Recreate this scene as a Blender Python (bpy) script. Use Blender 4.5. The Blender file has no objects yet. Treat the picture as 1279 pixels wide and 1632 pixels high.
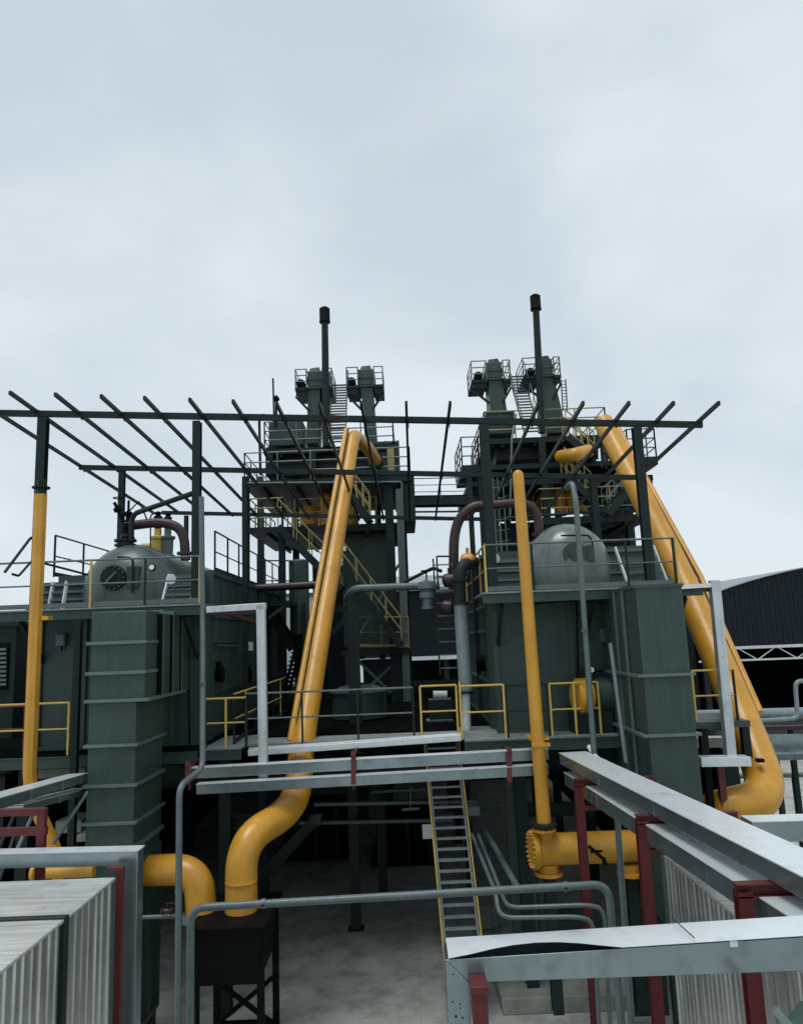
import bpy, math, random
from mathutils import Vector, Matrix
random.seed(4)
S = bpy.context.scene
C = S.collection
V = Vector
# ---------------------------------------------------------------- camera
F = 1200.0; PITCH = math.radians(9.6); ROLL = math.radians(2.2); EYE = V((0, 0, 7.2))
fw = V((0, math.cos(PITCH), math.sin(PITCH))); r0 = V((1, 0, 0)); u0 = r0.cross(fw)
rt = r0*math.cos(ROLL) - u0*math.sin(ROLL); up = u0*math.cos(ROLL) + r0*math.sin(ROLL)
cd = bpy.data.cameras.new('camera'); cam = bpy.data.objects.new('camera', cd); C.objects.link(cam)
cd.sensor_fit = 'VERTICAL'; cd.sensor_height = 36; cd.lens = 36*F/1632; cd.clip_start = .1; cd.clip_end = 3000
M3 = Matrix((rt, up, -fw)).transposed().to_4x4(); M3.translation = EYE
cam.matrix_world = M3; S.camera = cam
# ---------------------------------------------------------------- world, sun, exposure
w = bpy.data.worlds.new('World'); S.world = w; w.use_nodes = True
nt = w.node_tree; nt.nodes.clear(); N = nt.nodes.new; L = nt.links.new
sky = N('ShaderNodeTexSky'); sky.sky_type = 'NISHITA'; sky.sun_disc = False
sky.sun_elevation = math.radians(74); sky.sun_rotation = math.radians(215)
tc = N('ShaderNodeTexCoord'); mp = N('ShaderNodeMapping'); mp.inputs['Scale'].default_value = (1.5, 1.5, 2.6)
n1 = N('ShaderNodeTexNoise'); n1.inputs['Scale'].default_value = 2.1; n1.inputs['Detail'].default_value = 6; n1.inputs['Roughness'].default_value = .45
n1.inputs['Distortion'].default_value = .25
cr = N('ShaderNodeValToRGB'); cr.color_ramp.elements[0].position = .36; cr.color_ramp.elements[1].position = .62
cr.color_ramp.elements[0].color = (4.95, 5.65, 6.15, 1); cr.color_ramp.elements[1].color = (6.1, 6.7, 7.1, 1)
sx = N('ShaderNodeSeparateXYZ'); gr = N('ShaderNodeValToRGB')
gr.color_ramp.elements[0].position = 0.0; gr.color_ramp.elements[0].color = (.98, .985, .99, 1)
gr.color_ramp.elements[1].position = .75; gr.color_ramp.elements[1].color = (.93, .94, .95, 1)
e = gr.color_ramp.elements.new(.38); e.color = (1.0, 1.0, 1.0, 1)
mu = N('ShaderNodeMix'); mu.data_type = 'RGBA'; mu.blend_type = 'MULTIPLY'; mu.inputs[0].default_value = 1
mx = N('ShaderNodeMix'); mx.data_type = 'RGBA'; mx.inputs[0].default_value = .93
bg = N('ShaderNodeBackground'); bg.inputs['Strength'].default_value = .12; out = N('ShaderNodeOutputWorld')
L(tc.outputs['Generated'], mp.inputs[0]); L(mp.outputs[0], n1.inputs['Vector']); L(n1.outputs['Fac'], cr.inputs[0])
L(tc.outputs['Generated'], sx.inputs[0]); L(sx.outputs['Z'], gr.inputs[0])
L(cr.outputs[0], mu.inputs[6]); L(gr.outputs[0], mu.inputs[7])
L(sky.outputs[0], mx.inputs[6]); L(mu.outputs[2], mx.inputs[7]); L(mx.outputs[2], bg.inputs[0]); L(bg.outputs[0], out.inputs[0])
sd = bpy.data.lights.new('sun', 'SUN'); sd.energy = 1.5; sd.angle = math.radians(25); sd.color = (1, .98, .95)
so = bpy.data.objects.new('sun', sd); C.objects.link(so)
az = math.radians(215); el = math.radians(74)
so.rotation_euler = V((math.sin(az)*math.cos(el), math.cos(az)*math.cos(el), math.sin(el))).to_track_quat('Z', 'Y').to_euler()
S.view_settings.view_transform = 'Standard'; S.view_settings.look = 'None'; S.view_settings.exposure = .1; S.view_settings.gamma = 1
S.cycles.max_bounces = 6; S.cycles.use_denoising = True

# ---------------------------------------------------------------- pixel -> world
def ray(px, py):
    return (fw*F + rt*(px-639.5) + up*(816-py)).normalized()
def P(px, py, Y):
    d = ray(px, py); return EYE + d*(Y/d.y)
def PH(px, py, z):
    d = ray(px, py); return EYE + d*((z-EYE.z)/d.z)

# ---------------------------------------------------------------- materials
MATS = {}
def mat(name, col, rough=.5, metal=0.0, var=.25, scale=3.0, bump=0.0, bscale=40, rvar=.15, streak=0.0, rust=None, rustamt=.68, coat=0, spangle=0, spec=.5, rw=.05, rsc=5.5, rdet=8, smap=(14, 14, .8)):
    m = bpy.data.materials.new(name); m.use_nodes = True; t = m.node_tree; b = t.nodes['Principled BSDF']; n = t.nodes.new; l = t.links.new
    tc = n('ShaderNodeTexCoord'); geo = n('ShaderNodeNewGeometry')
    no = n('ShaderNodeTexNoise'); no.inputs['Scale'].default_value = scale; no.inputs['Detail'].default_value = 6; no.inputs['Roughness'].default_value = .62
    l(geo.outputs['Position'], no.inputs['Vector'])
    r = n('ShaderNodeValToRGB'); r.color_ramp.elements[0].position = .3; r.color_ramp.elements[1].position = .72
    r.color_ramp.elements[0].color = tuple(c*(1-var) for c in col)+(1,); r.color_ramp.elements[1].color = tuple(min(1, c*(1+var)) for c in col)+(1,)
    l(no.outputs['Fac'], r.inputs[0]); last = r.outputs[0]
    if spangle:
        vo = n('ShaderNodeTexVoronoi'); vo.inputs['Scale'].default_value = spangle; l(geo.outputs['Position'], vo.inputs['Vector'])
        mm = n('ShaderNodeMix'); mm.data_type = 'RGBA'; mm.blend_type = 'MULTIPLY'; mm.inputs[0].default_value = .3
        l(last, mm.inputs[6]); l(vo.outputs['Color'], mm.inputs[7])
        bw = n('ShaderNodeRGBToBW'); l(vo.outputs['Color'], bw.inputs[0]); l(bw.outputs[0], mm.inputs[7]); last = mm.outputs[2]
    if streak:
        mp = n('ShaderNodeMapping'); mp.inputs['Scale'].default_value = smap; l(geo.outputs['Position'], mp.inputs[0])
        n2 = n('ShaderNodeTexNoise'); n2.inputs['Scale'].default_value = 1.0; n2.inputs['Detail'].default_value = 3; l(mp.outputs[0], n2.inputs['Vector'])
        r2 = n('ShaderNodeValToRGB'); r2.color_ramp.elements[0].position = .38; r2.color_ramp.elements[1].position = .62
        r2.color_ramp.elements[0].color = (1-streak,)*3+(1,); r2.color_ramp.elements[1].color = (1, 1, 1, 1); l(n2.outputs['Fac'], r2.inputs[0])
        mm = n('ShaderNodeMix'); mm.data_type = 'RGBA'; mm.blend_type = 'MULTIPLY'; mm.inputs[0].default_value = 1
        l(last, mm.inputs[6]); l(r2.outputs[0], mm.inputs[7]); last = mm.outputs[2]
    if rust:
        n3 = n('ShaderNodeTexNoise'); n3.inputs['Scale'].default_value = rsc; n3.inputs['Detail'].default_value = rdet; n3.inputs['Roughness'].default_value = .7; l(geo.outputs['Position'], n3.inputs['Vector'])
        r3 = n('ShaderNodeValToRGB'); r3.color_ramp.elements[0].position = rustamt; r3.color_ramp.elements[1].position = rustamt+rw
        r3.color_ramp.elements[0].color = (0, 0, 0, 1); r3.color_ramp.elements[1].color = (1, 1, 1, 1); l(n3.outputs['Fac'], r3.inputs[0])
        mm = n('ShaderNodeMix'); mm.data_type = 'RGBA'; l(r3.outputs[0], mm.inputs[0]); l(last, mm.inputs[6]); mm.inputs[7].default_value = tuple(rust)+(1,); last = mm.outputs[2]
    l(last, b.inputs['Base Color']); b.inputs['Metallic'].default_value = metal
    n4 = n('ShaderNodeTexNoise'); n4.inputs['Scale'].default_value = scale*2.3; n4.inputs['Detail'].default_value = 5; l(geo.outputs['Position'], n4.inputs['Vector'])
    mr = n('ShaderNodeMapRange'); mr.inputs[3].default_value = max(.05, rough-rvar); mr.inputs[4].default_value = min(1, rough+rvar); l(n4.outputs['Fac'], mr.inputs[0]); l(mr.outputs[0], b.inputs['Roughness'])
    b.inputs['Specular IOR Level'].default_value = spec
    if coat: b.inputs['Coat Weight'].default_value = coat; b.inputs['Coat Roughness'].default_value = .2
    if bump:
        n5 = n('ShaderNodeTexNoise'); n5.inputs['Scale'].default_value = bscale; n5.inputs['Detail'].default_value = 4; l(geo.outputs['Position'], n5.inputs['Vector'])
        bp = n('ShaderNodeBump'); bp.inputs['Strength'].default_value = bump; bp.inputs['Distance'].default_value = .02; l(n5.outputs['Fac'], bp.inputs['Height']); l(bp.outputs[0], b.inputs['Normal'])
    MATS[name] = m; return m
GREEN = mat('green_paint', (.040, .073, .064), .45, var=.13, scale=1.3, bump=.12, bscale=2.5, streak=.14, spec=.35, rust=(.06, .05, .035), rustamt=.73)
DGREEN = mat('dark_green_steel', (.014, .025, .0245), .45, var=.2, scale=2, streak=.15, spec=.2)
TGREEN = mat('tower_green_steel', (.018, .030, .030), .5, var=.2, scale=1.5, streak=.25, spec=.15, rust=(.05, .03, .02), rustamt=.70)
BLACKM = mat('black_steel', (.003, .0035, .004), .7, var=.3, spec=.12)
YEL = mat('yellow_paint', (.58, .285, .026), .38, var=.14, scale=1.4, bump=.06, bscale=5, streak=.09, rust=(.13, .07, .02), rustamt=.70, coat=.1)
TRAIL = mat('faded_olive_rail_paint', (.30, .25, .09), .55, var=.35, scale=1.2)
YRAIL = mat('yellow_rail_paint', (.58, .40, .09), .45, var=.15, rust=(.2, .12, .05), rustamt=.66)
RED = mat('red_oxide_paint', (.095, .010, .012), .5, var=.2, scale=4, rust=(.05, .012, .01), rustamt=.62)
MAUVE = mat('dull_red_pipe_paint', (.036, .014, .014), .42, var=.25)
GREY = mat('grey_pipe_paint', (.10, .135, .14), .38, var=.15, scale=4, streak=.12)
LGREY = mat('pale_grey_pipe_paint', (.22, .27, .28), .35, var=.12, streak=.15)
GALV = mat('shaded_galvanised_sheet', (.30, .365, .385), .24, metal=.80, var=.12, scale=2.2, rvar=.08, streak=.05, rust=(.20, .25, .26), rustamt=.52, rw=.22, rsc=2.4, rdet=3)  # base darkened: shade of the tray sides is put into the colour
LID = mat('lit_lid_sheet', (.68, .735, .75), .30, metal=.30, var=.07, scale=2.0, rvar=.10, rust=(.50, .55, .56), rustamt=.54, rw=.2, rsc=2.0, rdet=3)  # separate lid sheets; sky light on their tops is also in the colour
PORT = mat('weathered_galvanised_post', (.55, .60, .62), .32, metal=.4, var=.12, scale=1.6, streak=.18, rust=(.34, .38, .39), rustamt=.55, rw=.15, rsc=2.0, rdet=4)
TOPS = mat('lit_streaked_top_sheet', (.74, .76, .74), .24, metal=.45, var=.10, scale=1.5, rvar=.12, bump=.06, bscale=3, streak=.26, smap=(1.1, 13, 3), rust=(.45, .46, .44), rustamt=.60, rw=.08, rsc=1.3, rdet=3)  # paler than the ribbed sides: lit look of duct tops put into the colour
CLAD = mat('aluminium_cladding', (.62, .635, .61), .24, metal=.72, var=.12, scale=2.0, rvar=.10, bump=.05, bscale=3, streak=.30)
WHITE = mat('pale_painted_steel', (.62, .67, .68), .45, var=.1, streak=.1)
DRUMM = mat('drum_green_paint', (.06, .098, .088), .36, var=.12, scale=1.2, streak=.16, coat=.1)
DRUMP = mat('pale_drum_paint', (.12, .155, .14), .30, var=.12, scale=1.2, streak=.14, coat=.25)
CONC = mat('concrete', (.40, .415, .38), .75, var=.18, scale=.9, bump=.25, bscale=14, rust=(.26, .27, .25), rustamt=.46, rw=.16, rsc=1.6)
t_ = CONC.node_tree; b_ = t_.nodes['Principled BSDF']; src = b_.inputs['Base Color'].links[0].from_socket
ge = t_.nodes.new('ShaderNodeNewGeometry'); vo = t_.nodes.new('ShaderNodeTexVoronoi'); vo.feature = 'DISTANCE_TO_EDGE'; vo.inputs['Scale'].default_value = .33
nn = t_.nodes.new('ShaderNodeTexNoise'); nn.inputs['Scale'].default_value = 2.5; nn.inputs['Detail'].default_value = 5; vm = t_.nodes.new('ShaderNodeVectorMath'); vm.operation = 'MULTIPLY_ADD'; vm.inputs[1].default_value = (.35, .35, 0)
t_.links.new(ge.outputs['Position'], nn.inputs['Vector']); t_.links.new(nn.outputs['Color'], vm.inputs[0]); t_.links.new(ge.outputs['Position'], vm.inputs[2]); t_.links.new(vm.outputs[0], vo.inputs['Vector'])
rr_ = t_.nodes.new('ShaderNodeValToRGB'); rr_.color_ramp.elements[0].color = (.75, .75, .75, 1); rr_.color_ramp.elements[1].color = (1, 1, 1, 1); rr_.color_ramp.elements[1].position = .006; t_.links.new(vo.outputs['Distance'], rr_.inputs[0])
br_ = t_.nodes.new('ShaderNodeTexBrick'); br_.offset = 0; br_.inputs['Scale'].default_value = 1; br_.inputs['Brick Width'].default_value = 4; br_.inputs['Row Height'].default_value = 4; br_.inputs['Mortar Size'].default_value = .012; br_.inputs['Color1'].default_value = br_.inputs['Color2'].default_value = (1, 1, 1, 1); br_.inputs['Mortar'].default_value = (.82, .82, .82, 1)
t_.links.new(ge.outputs['Position'], br_.inputs['Vector'])
for k_ in (rr_.outputs[0], br_.outputs['Color']):
    m_ = t_.nodes.new('ShaderNodeMix'); m_.data_type = 'RGBA'; m_.blend_type = 'MULTIPLY'; m_.inputs[0].default_value = .8; t_.links.new(src, m_.inputs[6]); t_.links.new(k_, m_.inputs[7]); src = m_.outputs[2]
t_.links.new(src, b_.inputs['Base Color'])
PLIN = mat('plinth_concrete', (.24, .25, .22), .85, var=.25, scale=2.5, bump=.4, bscale=20)
DECK = mat('grating_deck', (.006, .007, .007), .9, var=.3, scale=3, spec=.0)
PLATE = mat('checker_plate', (.22, .24, .235), .55, var=.3, scale=3, bump=.4, bscale=60)
SHED = mat('shed_cladding', (.006, .012, .017), .6, spec=.25, var=.15, streak=.2)
SHEDR = mat('shed_roof', (.24, .27, .29), .5, var=.15)
DARKW = mat('added_dark_wall', (.004, .005, .005), .8, var=.4, spec=.15)
GLASSY = mat('lamp_glass', (.8, .84, .85), .2, var=.05)
TWHITE = mat('notice_paper', (.6, .63, .6), .7, var=.05)

# ---------------------------------------------------------------- mesh builder
class MB:
    def __init__(s): s.v = []; s.f = []
    def add(s, vs, fs):
        o = len(s.v); s.v += [V(a) for a in vs]; s.f += [tuple(i+o for i in f) for f in fs]; return s
    def hexa(s, q):   # 4 bottom ccw, 4 top ccw
        return s.add(q, [(3, 2, 1, 0), (4, 5, 6, 7), (0, 1, 5, 4), (1, 2, 6, 5), (2, 3, 7, 6), (3, 0, 4, 7)])
    def box(s, a, b):
        x0, x1 = sorted((a[0], b[0])); y0, y1 = sorted((a[1], b[1])); z0, z1 = sorted((a[2], b[2]))
        return s.hexa([(x0, y0, z0), (x1, y0, z0), (x1, y1, z0), (x0, y1, z0), (x0, y0, z1), (x1, y0, z1), (x1, y1, z1), (x0, y1, z1)])
    def bar(s, p, q, w, h=None, upv=(0, 0, 1)):
        h = w if h is None else h; p = V(p); q = V(q); d = (q-p).normalized(); u = V(upv)
        if abs(d.dot(u)) > .95: u = V((0, 1, 0))
        a = d.cross(u).normalized()*(w/2); b = a.cross(d).normalized()*(h/2)
        return s.hexa([p-a-b, p+a-b, q+a-b, q-a-b, p-a+b, p+a+b, q+a+b, q-a+b])
    def chan(s, p, q, w, h, t=.02, upv=(0, 0, 1)):   # I section
        p = V(p); q = V(q); d = (q-p).normalized(); u = V(upv)
        if abs(d.dot(u)) > .95: u = V((0, 1, 0))
        a = d.cross(u).normalized(); b = a.cross(d).normalized()
        s.bar(p+b*(h/2-t/2), q+b*(h/2-t/2), w, t, upv); s.bar(p-b*(h/2-t/2), q-b*(h/2-t/2), w, t, upv); s.bar(p, q, t, h-2*t, upv); return s
    def tube(s, pts, r, seg=12, cap=True):
        pts = [V(p) for p in pts]; n = len(pts); rs = r if isinstance(r, (list, tuple)) else [r]*n
        d0 = (pts[1]-pts[0]).normalized(); a = d0.orthogonal().normalized(); o = len(s.v); pd = d0
        for i, p in enumerate(pts):
            if i == 0: d = d0
            elif i == n-1: d = (pts[i]-pts[i-1]).normalized()
            else: d = ((pts[i]-pts[i-1]).normalized()+(pts[i+1]-pts[i]).normalized()).normalized()
            a = (pd.rotation_difference(d) @ a); a = (a-d*a.dot(d)).normalized(); b = d.cross(a); pd = d
            for k in range(seg):
                t = 2*math.pi*k/seg; s.v.append(p+(a*math.cos(t)+b*math.sin(t))*rs[i])
        for i in range(n-1):
            for k in range(seg):
                k2 = (k+1) % seg; s.f.append((o+i*seg+k, o+i*seg+k2, o+(i+1)*seg+k2, o+(i+1)*seg+k))
        if cap: s.f.append(tuple(o+k for k in range(seg))[::-1]); s.f.append(tuple(o+(n-1)*seg+k for k in range(seg)))
        return s
    def lathe(s, c, ax, prof, seg=24):   # prof: (dist along axis, radius)
        c = V(c); ax = V(ax).normalized(); return s.tube_prof([c+ax*t for t, _ in prof], [r for _, r in prof], ax, seg)
    def tube_prof(s, cs, rs, ax, seg):
        a = ax.orthogonal().normalized(); b = ax.cross(a); o = len(s.v); n = len(cs)
        for c, r in zip(cs, rs):
            for k in range(seg):
                t = 2*math.pi*k/seg; s.v.append(c+(a*math.cos(t)+b*math.sin(t))*max(r, .001))
        for i in range(n-1):
            for k in range(seg):
                k2 = (k+1) % seg; s.f.append((o+i*seg+k, o+i*seg+k2, o+(i+1)*seg+k2, o+(i+1)*seg+k))
        s.f.append(tuple(o+k for k in range(seg))[::-1]); s.f.append(tuple(o+(n-1)*seg+k for k in range(seg))); return s
    def make(s, name, m, origin, parent=None, bev=0):
        me = bpy.data.meshes.new(name); me.from_pydata([v-origin for v in s.v], [], s.f); me.materials.append(m)
        import bmesh
        b = bmesh.new(); b.from_mesh(me); bmesh.ops.recalc_face_normals(b, faces=b.faces); b.to_mesh(me); b.free()
        me.shade_smooth(); me.set_sharp_from_angle(angle=math.radians(35))
        o = bpy.data.objects.new(name, me); C.objects.link(o)
        if parent: o.parent = parent
        else: o.location = origin
        if bev:
            md = o.modifiers.new('bevel', 'BEVEL'); md.width = bev; md.segments = 2; md.limit_method = 'ANGLE'
        return o
def px_box(x0, y0, x1, y1, Y, d):
    xm, ym = (x0+x1)/2, (y0+y1)/2
    return (P(x0, ym, Y).x, Y, P(xm, y0, Y).z), (P(x1, ym, Y).x, Y+d, P(xm, y1, Y).z)
def B(*a): return MB().box(*px_box(*a))
def fil(pts, r, n=6):
    pts = [V(p) for p in pts]; o = [pts[0]]
    for i in range(1, len(pts)-1):
        a, b, c = pts[i-1], pts[i], pts[i+1]; rr = r[i-1] if isinstance(r, (list, tuple)) else r
        ra = min(rr, (a-b).length*.48); rc = min(rr, (c-b).length*.48)
        p = b+(a-b).normalized()*ra; q = b+(c-b).normalized()*rc
        for k in range(n+1):
            t = k/n; o.append(p*(1-t)**2+b*2*t*(1-t)+q*t*t)
    o.append(pts[-1]); return o
class Thing:
    def __init__(s, name, label, cat, group=None, kind=None): s.a = (name, label, cat, group, kind); s.p = []
    def add(s, name, mb, m, label=None, bev=0): s.p.append([name, mb, m, label, [], bev]); return s.p[-1]
    def sub(s, part, name, mb, m, bev=0): part[4].append((name, mb, m, bev))
    def done(s):
        vs = [v for p in s.p for v in p[1].v]; o = V(((min(v.x for v in vs)+max(v.x for v in vs))/2, (min(v.y for v in vs)+max(v.y for v in vs))/2, min(v.z for v in vs)))
        e = bpy.data.objects.new(s.a[0], None); e.empty_display_size = .2; C.objects.link(e); e.location = o; tags(e, *s.a[1:])
        for n, mb, m, lab, subs, bev in s.p:
            c = mb.make(n, m, o, e, bev)
            if lab: c['label'] = lab
            for (n2, mb2, m2, bev2) in subs: mb2.make(n2, m2, o, c, bev2)
        return e
def tags(o, label, cat, group=None, kind=None):
    if label: o['label'] = label
    if cat: o['category'] = cat
    if group: o['group'] = group
    if kind: o['kind'] = kind
def solo(name, mb, m, label, cat=None, group=None, kind=None, bev=0):
    vs = mb.v; o = V((sum(v.x for v in vs)/len(vs), sum(v.y for v in vs)/len(vs), min(v.z for v in vs)))
    ob = mb.make(name, m, o, None, bev); tags(ob, label, cat, group, kind); return ob
def flange(c, ax, r, t=.05, bolts=12):
    c = V(c); ax = V(ax).normalized(); m = MB().lathe(c-ax*t/2, ax, [(0, r*.9), (0, r), (t, r), (t, r*.9)], 24)
    a = ax.orthogonal().normalized(); b = ax.cross(a)
    for k in range(bolts):
        q = c+(a*math.cos(6.283*k/bolts)+b*math.sin(6.283*k/bolts))*r*.88; m.tube([q-ax*(t*.9), q+ax*(t*.9)], r*.055, 6)
    return m
RAILG = 'guard rails along the platforms'
def railing(label, pts, h=1.05, n=None, r=.022, m=DGREEN, pm=None, toe=True, mids=1, thing=None, skip_ends=False):
    t = thing or Thing('guard_railing', label, 'railing', RAILG)
    pts = [V(p) for p in pts]; U = V((0, 0, h)); pm = pm or m
    t.add('handrail', MB().tube(fil([p+U for p in pts], .08, 3), r, 8), m)
    for k in range(mids):
        t.add('mid_rail', MB().tube([p+U*((k+1)/(mids+1)) for p in pts], r*.8, 8), m)
    if toe:
        tb = MB()
        for a, b in zip(pts, pts[1:]): tb.bar(a+V((0, 0, .07)), b+V((0, 0, .07)), .012, .10)
        t.add('toe_board', tb, m if m is not YRAIL else DGREEN)
    for i, (a, b) in enumerate(zip(pts, pts[1:])):
        k = max(1, round((b-a).length/(n or 1.3)))
        for j in range(k+(1 if i == len(pts)-2 else 0)):
            q = a+(b-a)*(j/k); mm = pm[(j+i) % len(pm)] if isinstance(pm, (list, tuple)) else pm
            t.add('post', MB().bar(q, q+U, .04, .04), mm)
    if not thing: t.done()
def pipe(name, label, pts, r, m, cat='pipe', bend=.3, seg=14, group=None, flanges=(), seams=()):
    t = Thing(name, label, cat, group); t.add('pipe_run', MB().tube(fil(pts, bend, 8), r, seg), m)
    for (c, ax, fr) in flanges: t.add('flange', flange(c, ax, fr), m)
    t.done()
def zc(p, z): return V((p.x, p.y, z))

# ================================================================ GROUND
g = MB().add([(-400, -60, 0), (400, -60, 0), (400, 900, 0), (-400, 900, 0)], [(0, 1, 2, 3)])
go = solo('ground', g, CONC, None, None, kind='structure')
ZW = P(565, 1180, 16.6).z          # walkway level
ZP = 8.1                           # upper platform level

# ================================================================ BACKGROUND SHEDS
def arch_shed(label, x0, x1, Y, d, zb, ze, zt, m=SHED):
    t = Thing('arched_shed', label, 'shed'); w = MB(); n = 22; rf = MB(); L = []
    for i in range(n+1):
        a = i/n; L.append((x0+(x1-x0)*a, ze+(zt-ze)*math.sin(math.pi*a)**.72))
    rb = MB()
    for (xa, za), (xb, zb2) in zip(L, L[1:]):
        w.hexa([(xa, Y, zb), (xb, Y, zb), (xb, Y+.1, zb), (xa, Y+.1, zb), (xa, Y, za), (xb, Y, zb2), (xb, Y+.1, zb2), (xa, Y+.1, za)])
        rf.hexa([(xa, Y-.1, za), (xb, Y-.1, zb2), (xb, Y+d, zb2), (xa, Y+d, za), (xa, Y-.1, za+.05), (xb, Y-.1, zb2+.05), (xb, Y+d, zb2+.18), (xa, Y+d, za+.18)])
        for k in range(4):
            x = xa+(xb-xa)*k/4; z = za+(zb2-za)*k/4; rb.bar((x, Y-.012, zb), (x, Y-.012, z-.05), .08, .03)
    pw = t.add('gable_wall', w, m); t.sub(pw, 'wall_rib', rb, m); t.add('roof', rf, SHEDR)
    # truss under wall
    tr = MB(); z0, z1 = zb-.75, zb-.05
    tr.bar((x0, Y-.1, z1), (x1, Y-.1, z1), .12, .16); tr.bar((x0, Y-.1, z0), (x1, Y-.1, z0), .1, .1)
    k = int((x1-x0)/1.1)
    for i in range(k):
        xa = x0+(x1-x0)*i/k; xb = x0+(x1-x0)*(i+1)/k
        tr.bar((xa, Y-.1, z0 if i % 2 else z1), (xb, Y-.1, z1 if i % 2 else z0), .05)
    t.add('truss', tr, WHITE)
    t.add('rear_wall', MB().box((x0, Y+d-.3, 0), (x1, Y+d-.1, zb)), DARKW)
    t.add('side_wall', MB().box((x0-.1, Y+.2, 0), (x0, Y+d, ze)), DARKW); t.add('side_wall', MB().box((x1, Y+.2, 0), (x1+.1, Y+d, ze)), DARKW)
    for i in range(4):
        x = x0+.4+(x1-x0-.8)*i/3; t.add('column', MB().chan((x, Y+.1, 0), (x, Y+.1, zb), .3, .3), DGREEN)
    t.done()
a = P(1100, 1022, 44); b = P(1420, 890, 44)
arch_shed('long dark blue shed with pale arched roof edge beyond the right hand plant', a.x+.3, a.x+25, 44, 22, P(1200, 1030, 44).z, P(1105, 965, 44).z, P(1290, 893, 44).z)
t = Thing('dark_shed', 'dark corrugated shed seen in the gap between the two towers', 'shed')
a, b = px_box(560, 940, 860, 1047, 52, 14); w = MB().box(a, b); t.add('wall', w, SHED)
rb = MB(); x = a[0]
while x < b[0]: rb.box((x, 51.95, b[2]), (x+.12, 52.02, a[2])); x += .4
t.add('wall_rib', rb, SHED); t.add('eaves_beam', MB().box((a[0], 51.7, b[2]-.15), (b[0], 51.9, b[2]+.1)), WHITE)
t.add('rear_wall', MB().box((a[0], 64, 0), (b[0], 64.2, b[2])), DARKW)
t.add('roof', MB().hexa([(a[0]-.5, 51.5, a[2]), (b[0]+.5, 51.5, a[2]), (b[0]+.5, 66, a[2]), (a[0]-.5, 66, a[2]), (a[0]-.5, 51.5, a[2]+.2), (b[0]+.5, 51.5, a[2]+.2), (b[0]+.5, 66, a[2]+2.2), (a[0]-.5, 66, a[2]+2.2)]), SHEDR)
for k in range(5): t.add('column', MB().box((a[0]+k*3.1, 52.05, 0), (a[0]+k*3.1+.3, 52.35, b[2])), DGREEN)
t.done()
t = Thing('added_dark_wall', 'long dark wall added at the back to block light under the decks', 'wall')  # added to stop horizon light leaking in below the decks
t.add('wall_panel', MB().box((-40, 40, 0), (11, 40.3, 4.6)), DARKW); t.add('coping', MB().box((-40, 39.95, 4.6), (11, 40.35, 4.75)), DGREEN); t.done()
for lab, x in (('dark wall added to block side light under the right furnace casing', 6.9), ('dark wall added to block side light under the left furnace casing', -9.2)):
    t = Thing('added_dark_wall', lab, 'wall'); t.add('wall_panel', MB().box((x, 17.4, 0), (x+.2, 39.8, 4.55)), DARKW); t.add('stud', MB().box((x-.05, 17.3, 0), (x+.25, 17.39, 4.55)), DGREEN); t.done()  # walls added below deck level to keep side light off the floor
t = Thing('low_building', 'dark green site building with louvred window at the left edge', 'building')
a, b = px_box(-90, 1000, 22, 1200, 20, 8); t.add('wall', MB().box(a, b), DGREEN)
t.add('roof', MB().box((a[0]-.2, 19.8, a[2]), (b[0]+.15, 28.2, a[2]+.12)), DGREEN)
a, b = px_box(-14, 1025, 13, 1100, 19.95, .05); t.add('window_frame', MB().box(a, b), BLACKM)
lv = MB()
for k in range(9): q, r_ = px_box(-10, 1033+k*7, 10, 1037+k*7, 19.9, .05); lv.box(q, r_)
t.add('louvre', lv, GREY); t.done()

# ================================================================ SKY BLOCK DECK (added behind the walkway to keep sky light out below)
t = Thing('sky_block_deck', 'wide dark steel deck under the towers, added to block sky light', 'platform')
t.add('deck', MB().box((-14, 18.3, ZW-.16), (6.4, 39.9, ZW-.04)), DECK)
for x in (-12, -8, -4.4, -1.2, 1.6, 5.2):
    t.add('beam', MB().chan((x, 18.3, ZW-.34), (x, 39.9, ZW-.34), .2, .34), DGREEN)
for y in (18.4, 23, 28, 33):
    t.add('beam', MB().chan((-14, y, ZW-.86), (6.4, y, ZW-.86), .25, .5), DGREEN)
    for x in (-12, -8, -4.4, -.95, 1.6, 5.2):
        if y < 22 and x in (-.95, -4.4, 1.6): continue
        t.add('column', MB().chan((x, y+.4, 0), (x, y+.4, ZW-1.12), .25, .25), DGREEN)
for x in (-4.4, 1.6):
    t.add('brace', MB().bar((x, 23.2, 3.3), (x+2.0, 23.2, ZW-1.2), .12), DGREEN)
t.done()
# machinery in the dark below deck
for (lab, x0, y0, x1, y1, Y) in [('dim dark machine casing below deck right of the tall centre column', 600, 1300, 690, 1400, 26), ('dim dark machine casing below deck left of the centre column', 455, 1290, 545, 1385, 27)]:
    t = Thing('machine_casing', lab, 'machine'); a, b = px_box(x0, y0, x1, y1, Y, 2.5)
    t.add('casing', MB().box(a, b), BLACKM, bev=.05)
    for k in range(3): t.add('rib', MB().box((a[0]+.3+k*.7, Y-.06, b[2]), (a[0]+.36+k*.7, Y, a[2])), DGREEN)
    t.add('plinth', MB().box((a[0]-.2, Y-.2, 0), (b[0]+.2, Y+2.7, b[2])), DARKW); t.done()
for i, (lab, y0, x0, x1) in enumerate([('upper thin pipe run beneath the deck behind the ladder', 1282, 500, 760), ('middle thin pipe run beneath the deck behind the ladder', 1312, 470, 720), ('lowest thin pipe run beneath the deck beside the ladder', 1262, 590, 690)]):
    pipe('service_pipe', lab, [P(x0, y0, 19.2+i), P(x1, y0-5, 19.2+i)], .05, GREY, group='thin pipes beneath the deck')
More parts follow.
